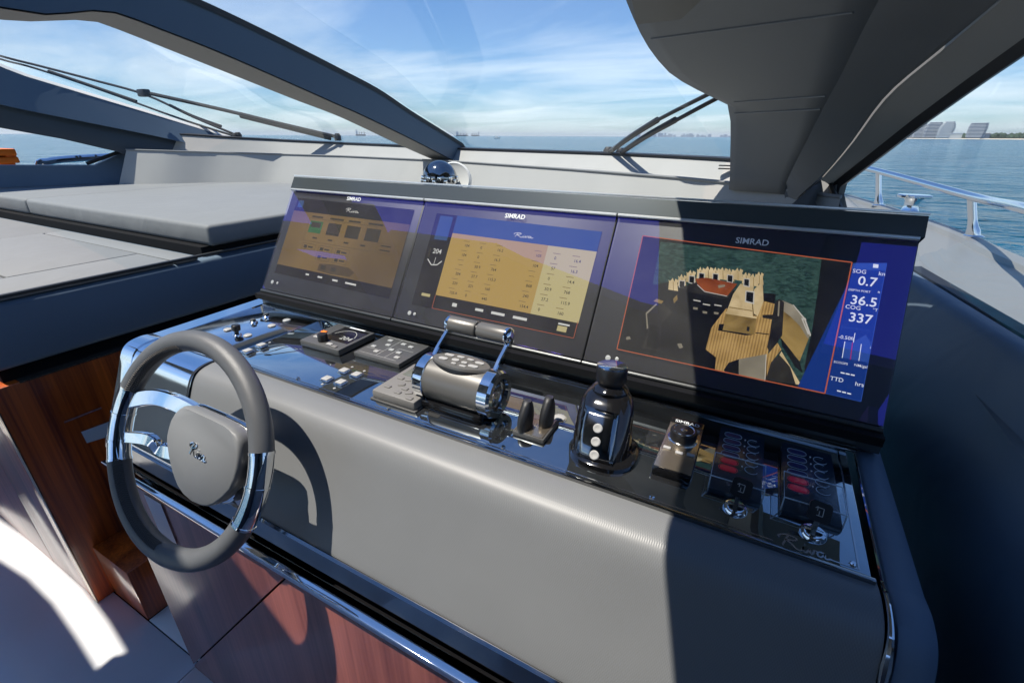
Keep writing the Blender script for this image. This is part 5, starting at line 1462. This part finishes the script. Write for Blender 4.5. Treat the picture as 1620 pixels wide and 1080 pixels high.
spoke([wp(aL0 * .30 + aL1 * .70, WR - 0.01), wpx(236, 695, -0.012), wpx(258, 712, -0.03), wpx(310, 722, -0.05)], 0.024, 0.034)
spoke([wp(aR0 * .80 + aR1 * .20, WR - 0.01), wpx(398, 745, -0.012), wpx(380, 742, -0.03), wpx(335, 725, -0.05)], 0.026, 0.04)
spoke([wp(aR0 * .30 + aR1 * .70, WR - 0.01), wpx(386, 790, -0.015), wpx(370, 770, -0.035), wpx(330, 745, -0.05)], 0.026, 0.04)
b = MB(); b.lathe(WC - WN * 0.03, -WN, [(0.055, 0), (0.06, 0.02), (0.045, 0.05), (0.038, 0.10), (0.055, 0.15), (0.085, 0.175), (0.09, 0.20), (0.09, 0.26)], n=36); b.build('column', 'chrome', wh, smooth=50)

# ================================================================= instruments on the panel
def quadbox(mb, lo, hi, zt, z0=ZP, bevel=0.002, mname=None, taper=0.0):
    x0, y0 = lo; x1, y1 = hi
    if taper:
        mb.loft([[Vector((x0, y0, z0)), Vector((x1, y0, z0)), Vector((x1, y1, z0)), Vector((x0, y1, z0))],
                 [Vector((x0 + taper, y0 + taper, zt)), Vector((x1 - taper, y0 + taper, zt)), Vector((x1 - taper, y1 - taper, zt)), Vector((x0 + taper, y1 - taper, zt))]], mname)
    else: mb.box((x0, y0, z0), (x1, y1, zt), mname, bevel=bevel)
# autopilot head
ap = thing('autopilot_head', 'square autopilot control head with knob and heading readout', 'instrument', (-1.03, 0.855, ZP))
b = MB(); quadbox(b, (-1.106, 0.785), (-0.952, 0.927), -0.534, bevel=0.004); b.build('case', 'mid_plastic', ap)
b = MB(); b.box((-1.062, 0.826, -0.5345), (-0.962, 0.915, -0.5332)); b.build('display', 'black_gloss', ap, smooth=0)
b = MB(); text_faces(b, '204', Vector((-1.012, 0.842, -0.5326)), Vector((1, 0, 0)), Vector((0, 1, 0)), 0.028, 'ui_white', 0.0)
pts = [Vector((-1.012 + 0.043 * cos(radians(a_)), 0.838 + 0.062 * sin(radians(a_)), -0.5326)) for a_ in range(25, 156, 10)]
for a_, c_ in zip(pts, pts[1:]):
    d = (c_ - a_).normalized(); s = Vector((-d.y, d.x, 0)) * 0.0008
    f = b.bm.faces.new([b.bm.verts.new(v_) for v_ in (a_ + s, c_ + s, c_ - s, a_ - s)]); f.material_index = 0
b.build('readout', 'ui_white', ap, smooth=0)
b = MB(); b.lathe((-1.040, 0.812, -0.534), (0, 0, 1), [(0.014, 0), (0.014, 0.018), (0.012, 0.021)], n=24); b.build('knob', 'black', ap)
b = MB(); b.box((-1.045, 0.9165, -0.5343), (-0.985, 0.9225, -0.5330)); b.build('name_strip', 'white', ap, smooth=0)
for k, (x_, y_, mn) in enumerate(((-1.088, 0.858, 'orange'), (-1.078, 0.822, 'light_button'), (-1.004, 0.803, 'light_button'), (-0.980, 0.797, 'grey_plastic'))):
    b = MB(); b.box((x_ - 0.010, y_ - 0.006, -0.535), (x_ + 0.010, y_ + 0.006, -0.531), bevel=0.002); b.build('button', mn, ap)
# keypad
kp = thing('switch_keypad', 'black keypad with framed silver buttons near the displays', 'keypad', (-0.84, 0.87, ZP))
b = MB(); quadbox(b, (-0.920, 0.807), (-0.760, 0.938), -0.5395, bevel=0.003); b.build('case', 'mid_plastic', kp)
for (x_, y_) in ((-0.895, 0.86), (-0.865, 0.885), (-0.835, 0.865), (-0.80, 0.905), (-0.83, 0.91), (-0.865, 0.838), (-0.805, 0.86), (-0.79, 0.835), (-0.88, 0.912)):
    b = MB(); b.box((x_ - 0.008, y_ - 0.0055, -0.541), (x_ + 0.008, y_ + 0.0055, -0.537), bevel=0.0015); b.build('button', 'light_button', kp)
b = MB()
def kl(a_, c_): strip(a_, c_, 0.0014, -0.5390)
kl((-0.908, 0.848), (-0.85, 0.848)); kl((-0.85, 0.82), (-0.85, 0.93)); kl((-0.82, 0.82), (-0.82, 0.88)); kl((-0.82, 0.88), (-0.772, 0.88)); kl((-0.905, 0.93), (-0.80, 0.93)); kl((-0.908, 0.818), (-0.78, 0.818))
b.build('print_line', 'light_button', kp, smooth=0)
# remote control unit with lcd
rc = thing('engine_monitor', 'grey keypad unit with small screen left of the throttle', 'instrument', (-0.65, 0.74, ZP))
b = MB(); quadbox(b, (-0.715, 0.662), (-0.592, 0.816), -0.5285, bevel=0.006); b.build('case', 'grey_plastic', rc)
b = MB(); b.box((-0.700, 0.752, -0.5295), (-0.607, 0.808, -0.5275), bevel=0.001); b.build('screen', 'lcd', rc)
for (x_, y_, a_) in ((-0.690, 0.735, 0), (-0.667, 0.737, .3), (-0.644, 0.735, 0), (-0.615, 0.737, 0), (-0.690, 0.690, 0), (-0.668, 0.712, .5), (-0.648, 0.700, 0), (-0.652, 0.680, 0), (-0.628, 0.690, .5), (-0.612, 0.710, 0), (-0.612, 0.672, 0)):
    b = MB(); b.box((-0.0085, -0.0055, -0.001), (0.0085, 0.0055, 0.0025), bevel=0.002, mtx=Matrix.Translation((x_, y_, -0.5285)) @ Matrix.Rotation(a_, 4, 'Z')); b.build('button', 'grey_plastic', rc)
b = MB(); b.box((-0.715 - 0.004, 0.658, ZP + 0.0002), (-0.588, 0.820, ZP + 0.004), bevel=0.002); b.build('base', 'mid_plastic', rc)
# flush push buttons on the glass
for k, (x_, y_, lab) in enumerate(((-0.877, 0.676, 'front left square push button left of the engine monitor'), (-0.833, 0.680, 'front right square push button left of the engine monitor'), (-0.873, 0.728, 'rear left square push button left of the engine monitor'), (-0.829, 0.727, 'rear right square push button left of the engine monitor'), (-1.199, 0.686, 'front square push button beside the switch plate'), (-1.200, 0.729, 'rear square push button beside the switch plate'))):
    t = thing('push_button', lab, 'button', (x_, y_, ZP), 'square push buttons on the glass panel')
    b = MB(); b.box((x_ - 0.0135, y_ - 0.0135, ZP + 0.0002), (x_ + 0.0135, y_ + 0.0135, ZP + 0.005), bevel=0.002); b.build('bezel', 'chrome', t)
    b = MB(); b.box((x_ - 0.0105, y_ - 0.0105, ZP + 0.004), (x_ + 0.0105, y_ + 0.0105, ZP + 0.0075), bevel=0.002); b.build('cap', 'light_button', t)
b = MB()
for (x_, y_) in ((-0.870, 0.655), (-0.829, 0.655), (-0.875, 0.757), (-0.831, 0.755), (-1.203, 0.757), (-1.200, 0.655)):
    b.lathe((x_, y_, ZP), (0, 0, 1), [(0.0035, 0), (0.0035, 0.001)], n=10)
o = b.build('indicator_print', 'light_button', con)
# left plate switches
def toggle(x_, y_, lab, big=False):
    t = thing('toggle_switch', lab, 'switch', (x_, y_, ZP), 'switches on the steel plate')
    b = MB(); b.lathe((x_, y_, ZP), (0, 0, 1), [(0.013, 0), (0.013, 0.003), (0.009, 0.006)], n=18); b.build('collar', 'chrome', t)
    b = MB()
    if big: b.lathe((x_, y_, ZP + 0.005), (0, 0.1, 1), [(0.006, 0), (0.006, 0.008), (0.012, 0.012), (0.0125, 0.026), (0.010, 0.029)], n=18)
    else: b.box((x_ - 0.007, y_ - 0.007, ZP + 0.004), (x_ + 0.007, y_ + 0.007, ZP + 0.014), bevel=0.003)
    b.build('lever', 'black' if big else 'mid_plastic', t)
toggle(-1.336, 0.745, 'black mirror joystick knob on the steel switch plate', True)
toggle(-1.387, 0.834, 'small dark switch behind the mirror joystick'); toggle(-1.395, 0.887, 'small dark switch nearest the left display corner')
for k, (x_, y_, lab) in enumerate(((-1.402, 0.758, 'silver button left of the mirror joystick'), (-1.305, 0.758, 'silver button right of the mirror joystick'), (-1.311, 0.844, 'silver button right of the small dark switches'), (-1.310, 0.898, 'silver button near the display pod on the steel plate'))):
    t = thing('plate_button', lab, 'button', (x_, y_, ZP), 'round buttons on the steel plate')
    b = MB(); b.lathe((x_, y_, ZP), (0, 0, 1), [(0.012, 0), (0.012, 0.003), (0.009, 0.005)], n=18); b.build('cap', 'light_button', t)
# throttle
th = thing('throttle_control', 'twin lever engine throttle with grey drum and chrome ends', 'throttle', (-0.51, 0.735, ZP))
AY, AZ, TR = 0.735, -0.499, 0.0495
xa, xb = -0.598, -0.436
b = MB()
rings = []
nq = 40
for k in range(13):
    x_ = xa + (xb - xa) * k / 12
    rings.append([Vector((x_, AY + TR * cos(2 * pi * j / nq), AZ + TR * sin(2 * pi * j / nq))) for j in range(nq)])
b.loft(rings); b.build('drum', 'throttle', th, smooth=50)
b = MB()   # keypad face on top of the drum, tilted to the helmsman
ox = (xa + xb) / 2
nrmk = Vector((0, 0.02, 1.0)).normalized(); upk = Vector((0, 1.0, -0.02))
kc = Vector((ox, AY + 0.004, AZ)) + nrmk * (TR * 0.985)
def kpt(a_, r0, d_): return kc + Vector((1, 0, 0)) * (0.073 * cos(a_) * r0) + upk * (0.033 * (abs(sin(a_)) ** 1.25) * (1 if sin(a_) > 0 else -1) * r0) + nrmk * d_
el = [2 * pi * j / 40 for j in range(40)]
b.loft([[kpt(a_, 1.02, -0.022) for a_ in el], [kpt(a_, 1.02, 0.002) for a_ in el], [kpt(a_, 0.97, 0.006) for a_ in el]]); b.build('keypad', 'throttle', th, smooth=40)
b = MB(); b.loft([[kpt(a_, 1.045, -0.024) for a_ in el], [kpt(a_, 1.045, -0.001) for a_ in el], [kpt(a_, 1.0, 0.0015) for a_ in el]]); b.build('keypad_gap', 'black', th)
for (x_, y_, w_, h_) in ((-0.040, 0.013, .026, .010), (-0.012, 0.016, .020, .008), (0.014, 0.015, .018, .007), (0.040, 0.010, .024, .010), (-0.042, -0.008, .024, .012), (-0.014, -0.002, .020, .012), (0.010, -0.004, .016, .009), (0.036, -0.010, .026, .011), (-0.008, -0.018, .014, .006), (0.016, -0.020, .018, .007)):
    b = MB(); P = [kc + Vector((1, 0, 0)) * (x_ + a_) + upk * (y_ + c_) + nrmk * 0.0061 for a_, c_ in rrect(0, 0, w_ * .9, h_, h_ * .48, 3)]
    b.prism(P, nrmk * 0.0016); b.build('key', 'light_button', th)
for x_, sg in ((xa, -1), (xb, 1)):
    b = MB(); b.lathe((x_, AY, AZ), (sg, 0, 0), [(TR * 1.0, -0.012), (TR * 1.07, -0.010), (TR * 1.07, 0.012), (TR * 0.98, 0.018), (TR * 0.72, 0.018), (TR * 0.66, 0.008), (TR * 0.60, 0.010), (TR * 0.3, 0.012), (0.002, 0.013)], n=36)
    b.build('end_ring', 'chrome', th, smooth=35)
    b = MB(); b.lathe((x_ + sg * 0.007, AY, AZ), (sg, 0, 0), [(TR * 0.66, 0.0), (TR * 0.62, 0.004), (TR * 0.45, 0.002), (0.002, 0.004)], n=30); b.build('end_cap', 'black_gloss', th)
gy, gz = 0.812, -0.397
for x_, sg in ((xa + 0.002, -1), (xb - 0.002, 1)):
    b = MB(); P = smooth_path([Vector((x_, AY + 0.004, AZ + 0.03)), Vector((x_ , AY + 0.03, AZ + 0.055)), Vector((x_ , gy - 0.008, gz - 0.02)), Vector((x_, gy, gz))], 5)
    rings = []
    for i, pnt in enumerate(P):
        t_ = (P[min(i + 1, len(P) - 1)] - P[max(i - 1, 0)]).normalized(); s = Vector((1, 0, 0)); nn = t_.cross(s)
        w_ = 0.022 - 0.005 * i / len(P)
        rings.append([pnt + s * a_ * 0.0055 + nn * c_ * w_ * .5 for a_, c_ in ((1, .8), (.6, 1), (-.6, 1), (-1, .8), (-1, -.8), (-.6, -1), (.6, -1), (1, -.8))])
    b.loft(rings); b.build('lever', 'chrome', th, smooth=40)
    xm = (xa + xb) / 2
    b = MB(); x1 = xm + sg * 0.0025
    GR = 0.0190
    b.lathe((x1, gy, gz), (sg, 0, 0), [(GR * 0.9, 0), (GR, 0.003), (GR * 1.02, abs(x_ - x1) - 0.014), (GR * 1.02, abs(x_ - x1) - 0.006)], n=24); b.build('grip', 'throttle', th, smooth=40)
    b = MB(); b.lathe((x_ - sg * 0.006, gy, gz), (sg, 0, 0), [(GR * 1.04, 0), (GR * 1.04, 0.006), (GR * 0.8, 0.0125), (GR * 0.3, 0.015)], n=24); b.build('grip_end', 'chrome', th, smooth=50)
b = MB(); b.lathe(((xa + xb) / 2 - 0.003, gy, gz), (1, 0, 0), [(GR * .8, 0), (GR * .8, 0.006)], n=20); b.build('grip_gap', 'black', th)
b = MB(); b.box((xa + 0.004, AY - 0.05, ZP + 0.0002), (xb - 0.004, AY + 0.05, ZP + 0.02), bevel=0.006); b.build('foot', 'black_gloss', th)
b = MB(); q4 = [Vector((-0.565, 0.668, ZP + 0.0007)), Vector((-0.535, 0.668, ZP + 0.0007)), Vector((-0.535, 0.680, ZP + 0.0007)), Vector((-0.565, 0.680, ZP + 0.0007))]; b.poly(q4); b.build('print_label', 'anthracite', th, smooth=0)
# paddle levers
tb = thing('thruster_levers', 'pair of black thumb paddle levers between throttle and joystick', 'lever', (-0.33, 0.72, ZP))
b = MB(); b.box((-0.366, 0.690, ZP + 0.0002), (-0.296, 0.770, ZP + 0.012), bevel=0.003); b.build('base', 'mid_plastic', tb)
b = MB(); b.box((-0.362, 0.692, ZP + 0.0118), (-0.300, 0.766, ZP + 0.0135), bevel=0.0005); b.build('base_plate', 'pale_metal', tb)
for k, (x_, y_, ang) in enumerate(((-0.348, 0.712, -0.10), (-0.315, 0.745, 0.10))):
    b = MB(); rings = []
    for i in range(9):
        s_ = i / 8; hh = 0.012 + 0.058 * s_
        w_ = 0.013 * (1 - 0.35 * s_ ** 3); d_ = 0.026 * sin(pi * (0.30 + 0.62 * s_)) + 0.002
        c_ = Vector((x_, y_ + 0.010 * s_, ZP + hh))
        rings.append([c_ + Vector((w_ * cos(a_), d_ * sin(a_), 0)) for a_ in [2 * pi * j / 20 for j in range(20)]])
    b.loft(rings); b.build('paddle', 'rubber', tb, smooth=60)
t = thing('round_push_button', 'small round silver button right of the paddle levers', 'button', (-0.314, 0.789, ZP))
b = MB(); b.lathe((-0.305, 0.792, ZP), (0, 0, 1), [(0.013, 0), (0.013, 0.003), (0.010, 0.005)], n=20); b.build('cap', 'light_button', t)
b = MB(); b.lathe((-0.305, 0.792, ZP), (0, 0, 1), [(0.016, 0), (0.016, 0.0015)], n=20); b.build('bezel', 'chrome', t)
# joystick
js = thing('docking_joystick', 'black joystick with chrome plate, three buttons and round knob', 'joystick', (-0.185, 0.72, ZP))
jb = Vector((-0.188, 0.715, ZP)); jt = Vector((-0.203, 0.80, -0.41))
def jr(c_, w_, d_, rr): return [c_ + Vector((x_, y_, 0)) for x_, y_ in rrect(0, 0, w_, d_, rr, 6)]
b = MB()
b.loft([jr(jb + Vector((0.004, 0.012, 0.0003)), 0.122, 0.122, 0.050), jr(jb + Vector((0.004, 0.012, 0.010)), 0.124, 0.124, 0.051), jr(jb + Vector((0.003, 0.013, 0.015)), 0.112, 0.112, 0.046)])
b.build('base', 'black_gloss', js, smooth=40)
b = MB()
prof_j = ((0.012, 0.010, 0.106, 0.096, 0.036), (0.030, 0.015, 0.106, 0.092, 0.036), (0.050, 0.024, 0.104, 0.084, 0.034), (0.068, 0.036, 0.104, 0.078, 0.034), (0.082, 0.048, 0.101, 0.072, 0.033), (0.092, 0.056, 0.095, 0.068, 0.031), (0.100, 0.064, 0.082, 0.062, 0.029), (0.106, 0.070, 0.062, 0.052, 0.025))
b.loft([jr(jb + Vector((-0.013 * h_ / 0.106, yo, h_)), w_, d_, r_) for h_, yo, w_, d_, r_ in prof_j])
b.build('body', 'black_gloss', js, smooth=50)
b = MB()   # polished face plate on the aft side
def fpt(s_, x_): # s from 0 bottom to 1 top along the sloping front
    h_ = 0.014 + 0.074 * s_
    k_ = 0
    while k_ < len(prof_j) - 2 and prof_j[k_ + 1][0] < h_: k_ += 1
    f_ = (h_ - prof_j[k_][0]) / (prof_j[k_ + 1][0] - prof_j[k_][0])
    yo = prof_j[k_][1] * (1 - f_) + prof_j[k_ + 1][1] * f_; d_ = prof_j[k_][3] * (1 - f_) + prof_j[k_ + 1][3] * f_
    return Vector((jb.x - 0.010 * s_ + x_ * (0.034 - 0.002 * s_), jb.y + yo - d_ / 2 - 0.0015, ZP + h_))
b.grid([[fpt(s_ / 8, -1 + 2 * k / 6) + Vector((0, -0.003 * (1 - ((k - 3) / 3) ** 2), 0)) for k in range(7)] for s_ in range(9)])
o = b.build('face_plate', 'dark_steel', js, smooth=60); md = o.modifiers.new('thick', 'SOLIDIFY'); md.thickness = 0.004; md.offset = 0
for s_ in (0.12, 0.40, 0.66):
    c_ = fpt(s_, 0.0); nn = Vector((0, -0.86, 0.5)).normalized()
    b = MB(); b.lathe(c_ + nn * 0.0035, nn, [(0.0088, 0), (0.0088, 0.002), (0.0074, 0.0032), (0.0040, 0.0030), (0.0034, 0.0022)], n=20); b.build('button', 'key_grey', js)
ja = (jt - (jb + Vector((-0.013, 0.072, 0.108)))).normalized(); jn = jb + Vector((-0.013, 0.070, 0.100))
jax = Vector((-0.02, 0.10, 1)).normalized()
b = MB(); b.lathe(jn, jax, [(0.034, 0), (0.036, 0.006), (0.030, 0.013), (0.020, 0.018)], n=28); b.build('collar', 'black_gloss', js, smooth=50)
b = MB(); b.lathe(jn + jax * 0.012, jax, [(0.020, 0), (0.024, 0.004), (0.0290, 0.012), (0.0300, 0.036), (0.0285, 0.040)], n=32); b.build('knob', 'black', js, smooth=40)
b = MB(); b.lathe(jn + jax * 0.0515, jax, [(0.0287, 0), (0.0290, 0.0022), (0.0262, 0.0036), (0.002, 0.0038)], n=32); b.build('knob_cap', 'chrome', js, smooth=40)
# remote knob controller
rk = thing('rotary_controller', 'slim upright remote with large round dial right of joystick', 'controller', (-0.055, 0.795, ZP))
b = MB(); quadbox(b, (-0.091, 0.705), (-0.024, 0.885), -0.5345, bevel=0.003); b.build('case', 'black_gloss', rk)
b = MB(); b.box((-0.089, 0.708, -0.5348), (-0.026, 0.882, -0.5335), bevel=0.0005); b.build('face', 'pale_metal', rk)
b = MB(); b.box((-0.0885, 0.862, -0.5337), (-0.0265, 0.8815, -0.5329)); b.build('name_strip', 'black_gloss', rk, smooth=0)
b = MB(); text_faces(b, 'SIMRAD', Vector((-0.0575, 0.866, -0.5326)), Vector((1, 0, 0)), Vector((0, 1, 0)), 0.0135, 'white', 0.01, 'CENTER'); b.build('logo', 'white', rk, smooth=0)
kc2 = Vector((-0.057, 0.812, -0.5335))
b = MB(); b.lathe(kc2, (0, 0, 1), [(0.028, 0), (0.028, 0.002), (0.026, 0.003)], n=32); b.build('dial_ring', 'chrome', rk)
b = MB(); b.lathe(kc2, (0, 0, 1), [(0.0245, 0.002), (0.0250, 0.017), (0.0235, 0.020), (0.0195, 0.0205)], n=32); b.build('dial', 'black', rk, smooth=40)
b = MB(); b.lathe(kc2, (0, 0, 1), [(0.0200, 0.0198), (0.0192, 0.0215), (0.0150, 0.0190), (0.009, 0.0180), (0.006, 0.0205), (0.001, 0.0208)], n=32); b.build('dial_cap', 'steel', rk, smooth=60)
for (x_, y_) in ((-0.078, 0.768), (-0.055, 0.762), (-0.035, 0.765), (-0.06, 0.852), (-0.038, 0.848)):
    b = MB(); b.box((x_ - 0.007, y_ - 0.004, -0.534), (x_ + 0.007, y_ + 0.004, -0.5305), bevel=0.0018); b.build('button', 'light_button', rk)
# alarm panels with clear cover and key
def alarm(x0, x1, kx, lab, labk):
    t = thing('alarm_panel', lab, 'control panel', ((x0 + x1) / 2, 0.80, ZP), 'engine safety panels')
    b = MB(); b.box((x0, 0.705, ZP + 0.0003), (x1, 0.910, ZP + 0.010), bevel=0.001); b.build('plate', 'plate_navy', t)
    zt = ZP + 0.0103
    for k in range(6):
        y_ = 0.884 - 0.0225 * k
        mn = 'blue_button' if k < 4 else 'red_button'
        P = [Vector((x0 + 0.024 + a_, y_ + c_, zt)) for a_, c_ in rrect(0, 0, 0.027, 0.0125, 0.0060, 5)]
        b = MB(); b.prism(P, (0, 0, 0.0016), bevel=0.0004); b.build('pill_button', mn, t)
        b = MB(); ring = [Vector((x0 + 0.024 + a_, y_ + c_, zt + 0.0008)) for a_, c_ in rrect(0, 0, 0.031, 0.0165, 0.008, 6)]
        b.tube(ring, 0.0005, n=5, closed=True); b.build('button_outline', 'clear_edge' if k < 4 else 'red_button', t)
        if k < 5:
            cc = Vector((x0 + 0.061, y_ - 0.009, zt + 0.0008))
            b = MB(); b.tube([cc + Vector((0.0105 * cos(radians(a_)), 0.0105 * sin(radians(a_)), 0)) for a_ in range(60, 341, 14)], 0.0005, n=5); b.build('switch_ring', 'clear_edge', t)
            b = MB(); b.lathe((x0 + 0.046, y_ - 0.004, zt), (0, 0, 1), [(0.0014, 0), (0.0014, 0.001)], n=8); b.build('led', 'white', t)
    # clear cover box hinged over the lower part
    cx0, cx1, cy0, cy1, cz = x0 - 0.001, x1 + 0.001, 0.712, 0.783, ZP + 0.030
    b = MB()
    b.poly([Vector(p_) for p_ in ((cx0, cy0, cz), (cx1, cy0, cz), (cx1, cy1, cz), (cx0, cy1, cz))])
    b.poly([Vector(p_) for p_ in ((cx0, cy0, ZP + 0.011), (cx1, cy0, ZP + 0.011), (cx1, cy0, cz - 0.0002), (cx0, cy0, cz - 0.0002))])
    b.poly([Vector(p_) for p_ in ((cx0, cy0, ZP + 0.011), (cx0, cy1, ZP + 0.011), (cx0, cy1, cz - 0.0002), (cx0, cy0, cz - 0.0002))])
    b.poly([Vector(p_) for p_ in ((cx1, cy0, ZP + 0.011), (cx1, cy1, ZP + 0.011), (cx1, cy1, cz - 0.0002), (cx1, cy0, cz - 0.0002))])
    b.build('clear_cover', 'clear', t, smooth=0)
    b = MB()
    b.tube([Vector(p_) for p_ in ((cx0, cy0, cz), (cx1, cy0, cz), (cx1, cy1, cz), (cx0, cy1, cz))], 0.0011, n=6, closed=True)
    for p_ in ((cx0, cy0), (cx1, cy0)): b.tube([Vector((*p_, ZP + 0.004)), Vector((*p_, cz))], 0.0011, n=6)
    b.build('cover_edge', 'clear_edge', t)
    # lock barrel and key
    b = MB(); b.lathe((kx, 0.682, ZP), (0, 0, 1), [(0.0185, 0), (0.0185, 0.003), (0.0165, 0.006), (0.013, 0.0065), (0.013, 0.009), (0.006, 0.0095)], n=28); b.build('lock_barrel', 'chrome', t, smooth=40)
    k_ = thing('ignition_key', labk, 'key', (kx, 0.69, ZP + 0.01), 'ignition keys')
    b = MB(); b.box((-0.0035, -0.001, 0), (0.0035, 0.001, 0.014), mtx=Matrix.Translation((kx, 0.684, ZP + 0.0098))); b.build('blade', 'steel', k_, smooth=0)
    mt_ = Matrix.Translation((kx + 0.002, 0.690, ZP + 0.0235)) @ Matrix.Rotation(radians(-38), 4, 'X') @ Matrix.Rotation(radians(4), 4, 'Y')
    b = MB(); b2 = bmesh.new()
    P = rrect(0, 0.012, 0.030, 0.030, 0.006, 4)
    a_ = [b2.verts.new((x_, -0.0035, y_)) for x_, y_ in P]; c_ = [b2.verts.new((x_, 0.0035, y_)) for x_, y_ in P]
    b2.faces.new(a_); b2.faces.new(list(reversed(c_)))
    for i in range(len(P)): b2.faces.new((a_[i], c_[i], c_[(i + 1) % len(P)], a_[(i + 1) % len(P)]))
    bmesh.ops.recalc_face_normals(b2, faces=b2.faces)
    b.merge(b2, None, mt_); b.build('head', 'black', k_, smooth=40)
    b = MB()
    for (p_, q_) in (((-.004, .006), (.004, .006)), ((.004, .006), (.004, .018)), ((.004, .018), (-.004, .018)), ((-.004, .018), (-.004, .013)), ((-.001, .006), (-.001, .013)), ((-.007, .016), (-.004, .019))):
        b.tube([mt_ @ Vector((p_[0], -0.0037, p_[1])), mt_ @ Vector((q_[0], -0.0037, q_[1]))], 0.0006, n=5)
    b.build('symbol', 'light_button', k_)
alarm(0.005, 0.085, 0.049, 'safety panel with clear cover next to the rotary controller', 'black headed key in the lock of the left safety panel')
alarm(0.115, 0.197, 0.158, 'safety panel with clear cover at the far right of the console', 'black headed key in the lock of the right safety panel')

# ================================================================= air: faint sea haze
hm = bpy.data.materials.new('sea_haze'); hm.use_nodes = True
hn, hl = hm.node_tree.nodes, hm.node_tree.links; hn.clear()
pv = hn.new('ShaderNodeVolumePrincipled'); pv.inputs['Color'].default_value = (0.80, 0.88, 0.95, 1); pv.inputs['Density'].default_value = 0.00005; pv.inputs['Anisotropy'].default_value = 0.2
ho = hn.new('ShaderNodeOutputMaterial'); hl.new(pv.outputs[0], ho.inputs['Volume'])
M['haze'] = hm
b = MB(); b.box((-31000, -31000, SEA - 1), (31000, 31000, 160)); tag(b.build('haze', 'haze', smooth=0), 'faint pale sea haze in the air', 'haze', kind='stuff')
# ================================================================= sub-parts hang under their part
SUB = {'steering_wheel': {'hub_lettering': 'hub_cover', 'hub_rim': 'hub_cover', 'rim_stitching': 'rim_leather', 'rim_collar': 'rim_chrome'},
       'throttle_control': {'key': 'keypad', 'keypad_gap': 'keypad', 'end_cap': 'end_ring', 'grip_end': 'grip', 'grip_gap': 'grip', 'print_label': 'foot'},
       'docking_joystick': {'knob_cap': 'knob', 'button': 'face_plate'},
       'rotary_controller': {'dial_cap': 'dial', 'dial_ring': 'dial', 'logo': 'name_strip'},
       'alarm_panel': {'cover_edge': 'clear_cover', 'button_outline': 'pill_button', 'led': 'plate', 'switch_ring': 'plate'},
       'autopilot_head': {'readout': 'display', 'name_strip': 'case'}, 'engine_monitor': {'button': 'case'}, 'switch_keypad': {'print_line': 'case'},
       'chart_display': {'logo': 'bezel', 'power_button': 'bezel'}, 'ignition_key': {'symbol': 'head'}, 'push_button': {'cap': 'bezel'},
       'compass_dome': {'card_ring': 'dome'}, 'guard_rail': {'foot_flange': 'stanchion'}, 'dash_ledge': {'edge_piping': 'lower_pad', 'vent_slot': 'upper_pad'},
       'lower_sunpad': {'hatch_panel': 'top_frame', 'piping': 'side_panel'}, 'wooden_cabinet': {'inlay_plate': 'side_panel', 'inlay_line': 'side_panel'},
       'helm_console': {'screw': 'instrument_panel', 'inlay_line': 'instrument_panel', 'lettering': 'instrument_panel', 'indicator_print': 'instrument_panel', 'silver_edge': 'display_pod', 'lower_rod': 'display_pod', 'pod_top_edge': 'display_pod', 'shadow_slot': 'display_pod', 'pod_foot_strip': 'display_pod', 'plate_seam': 'helm_plate', 'latch_plate': 'base_panel', 'bright_trim': 'side_cheek'}}
stem_ = lambda nm: nm.split('.')[0]
for nm in list(PIV):
    e = bpy.data.objects[nm]
    rules = SUB.get(stem_(nm))
    if not rules: continue
    first = {}
    for ch in e.children: first.setdefault(stem_(ch.name), ch)
    last = {}
    for ch in sorted(e.children, key=lambda c_: list(col.objects).index(c_) if False else 0):
        k_ = stem_(ch.name)
        if k_ in rules and rules[k_] in first: ch['sub'] = rules[k_]
    for ch in list(e.children):
        if 'sub' in ch:
            cands = [c_ for c_ in e.children if stem_(c_.name) == ch['sub']]
            def centre(o_): return sum((o_.matrix_basis @ Vector(b_) for b_ in o_.bound_box), Vector()) / 8
            tgt = min(cands, key=lambda c_: (centre(c_) - centre(ch)).length)
            del ch['sub']
            ch.parent = tgt

# ================================================================= put every thing's origin at its base
bpy.context.view_layer.update()
for nm, loc in PIV.items():
    e = bpy.data.objects[nm]
    e.location = loc
    for ch in e.children:
        ch.matrix_parent_inverse = Matrix.Translation(-loc)
bpy.context.view_layer.update()
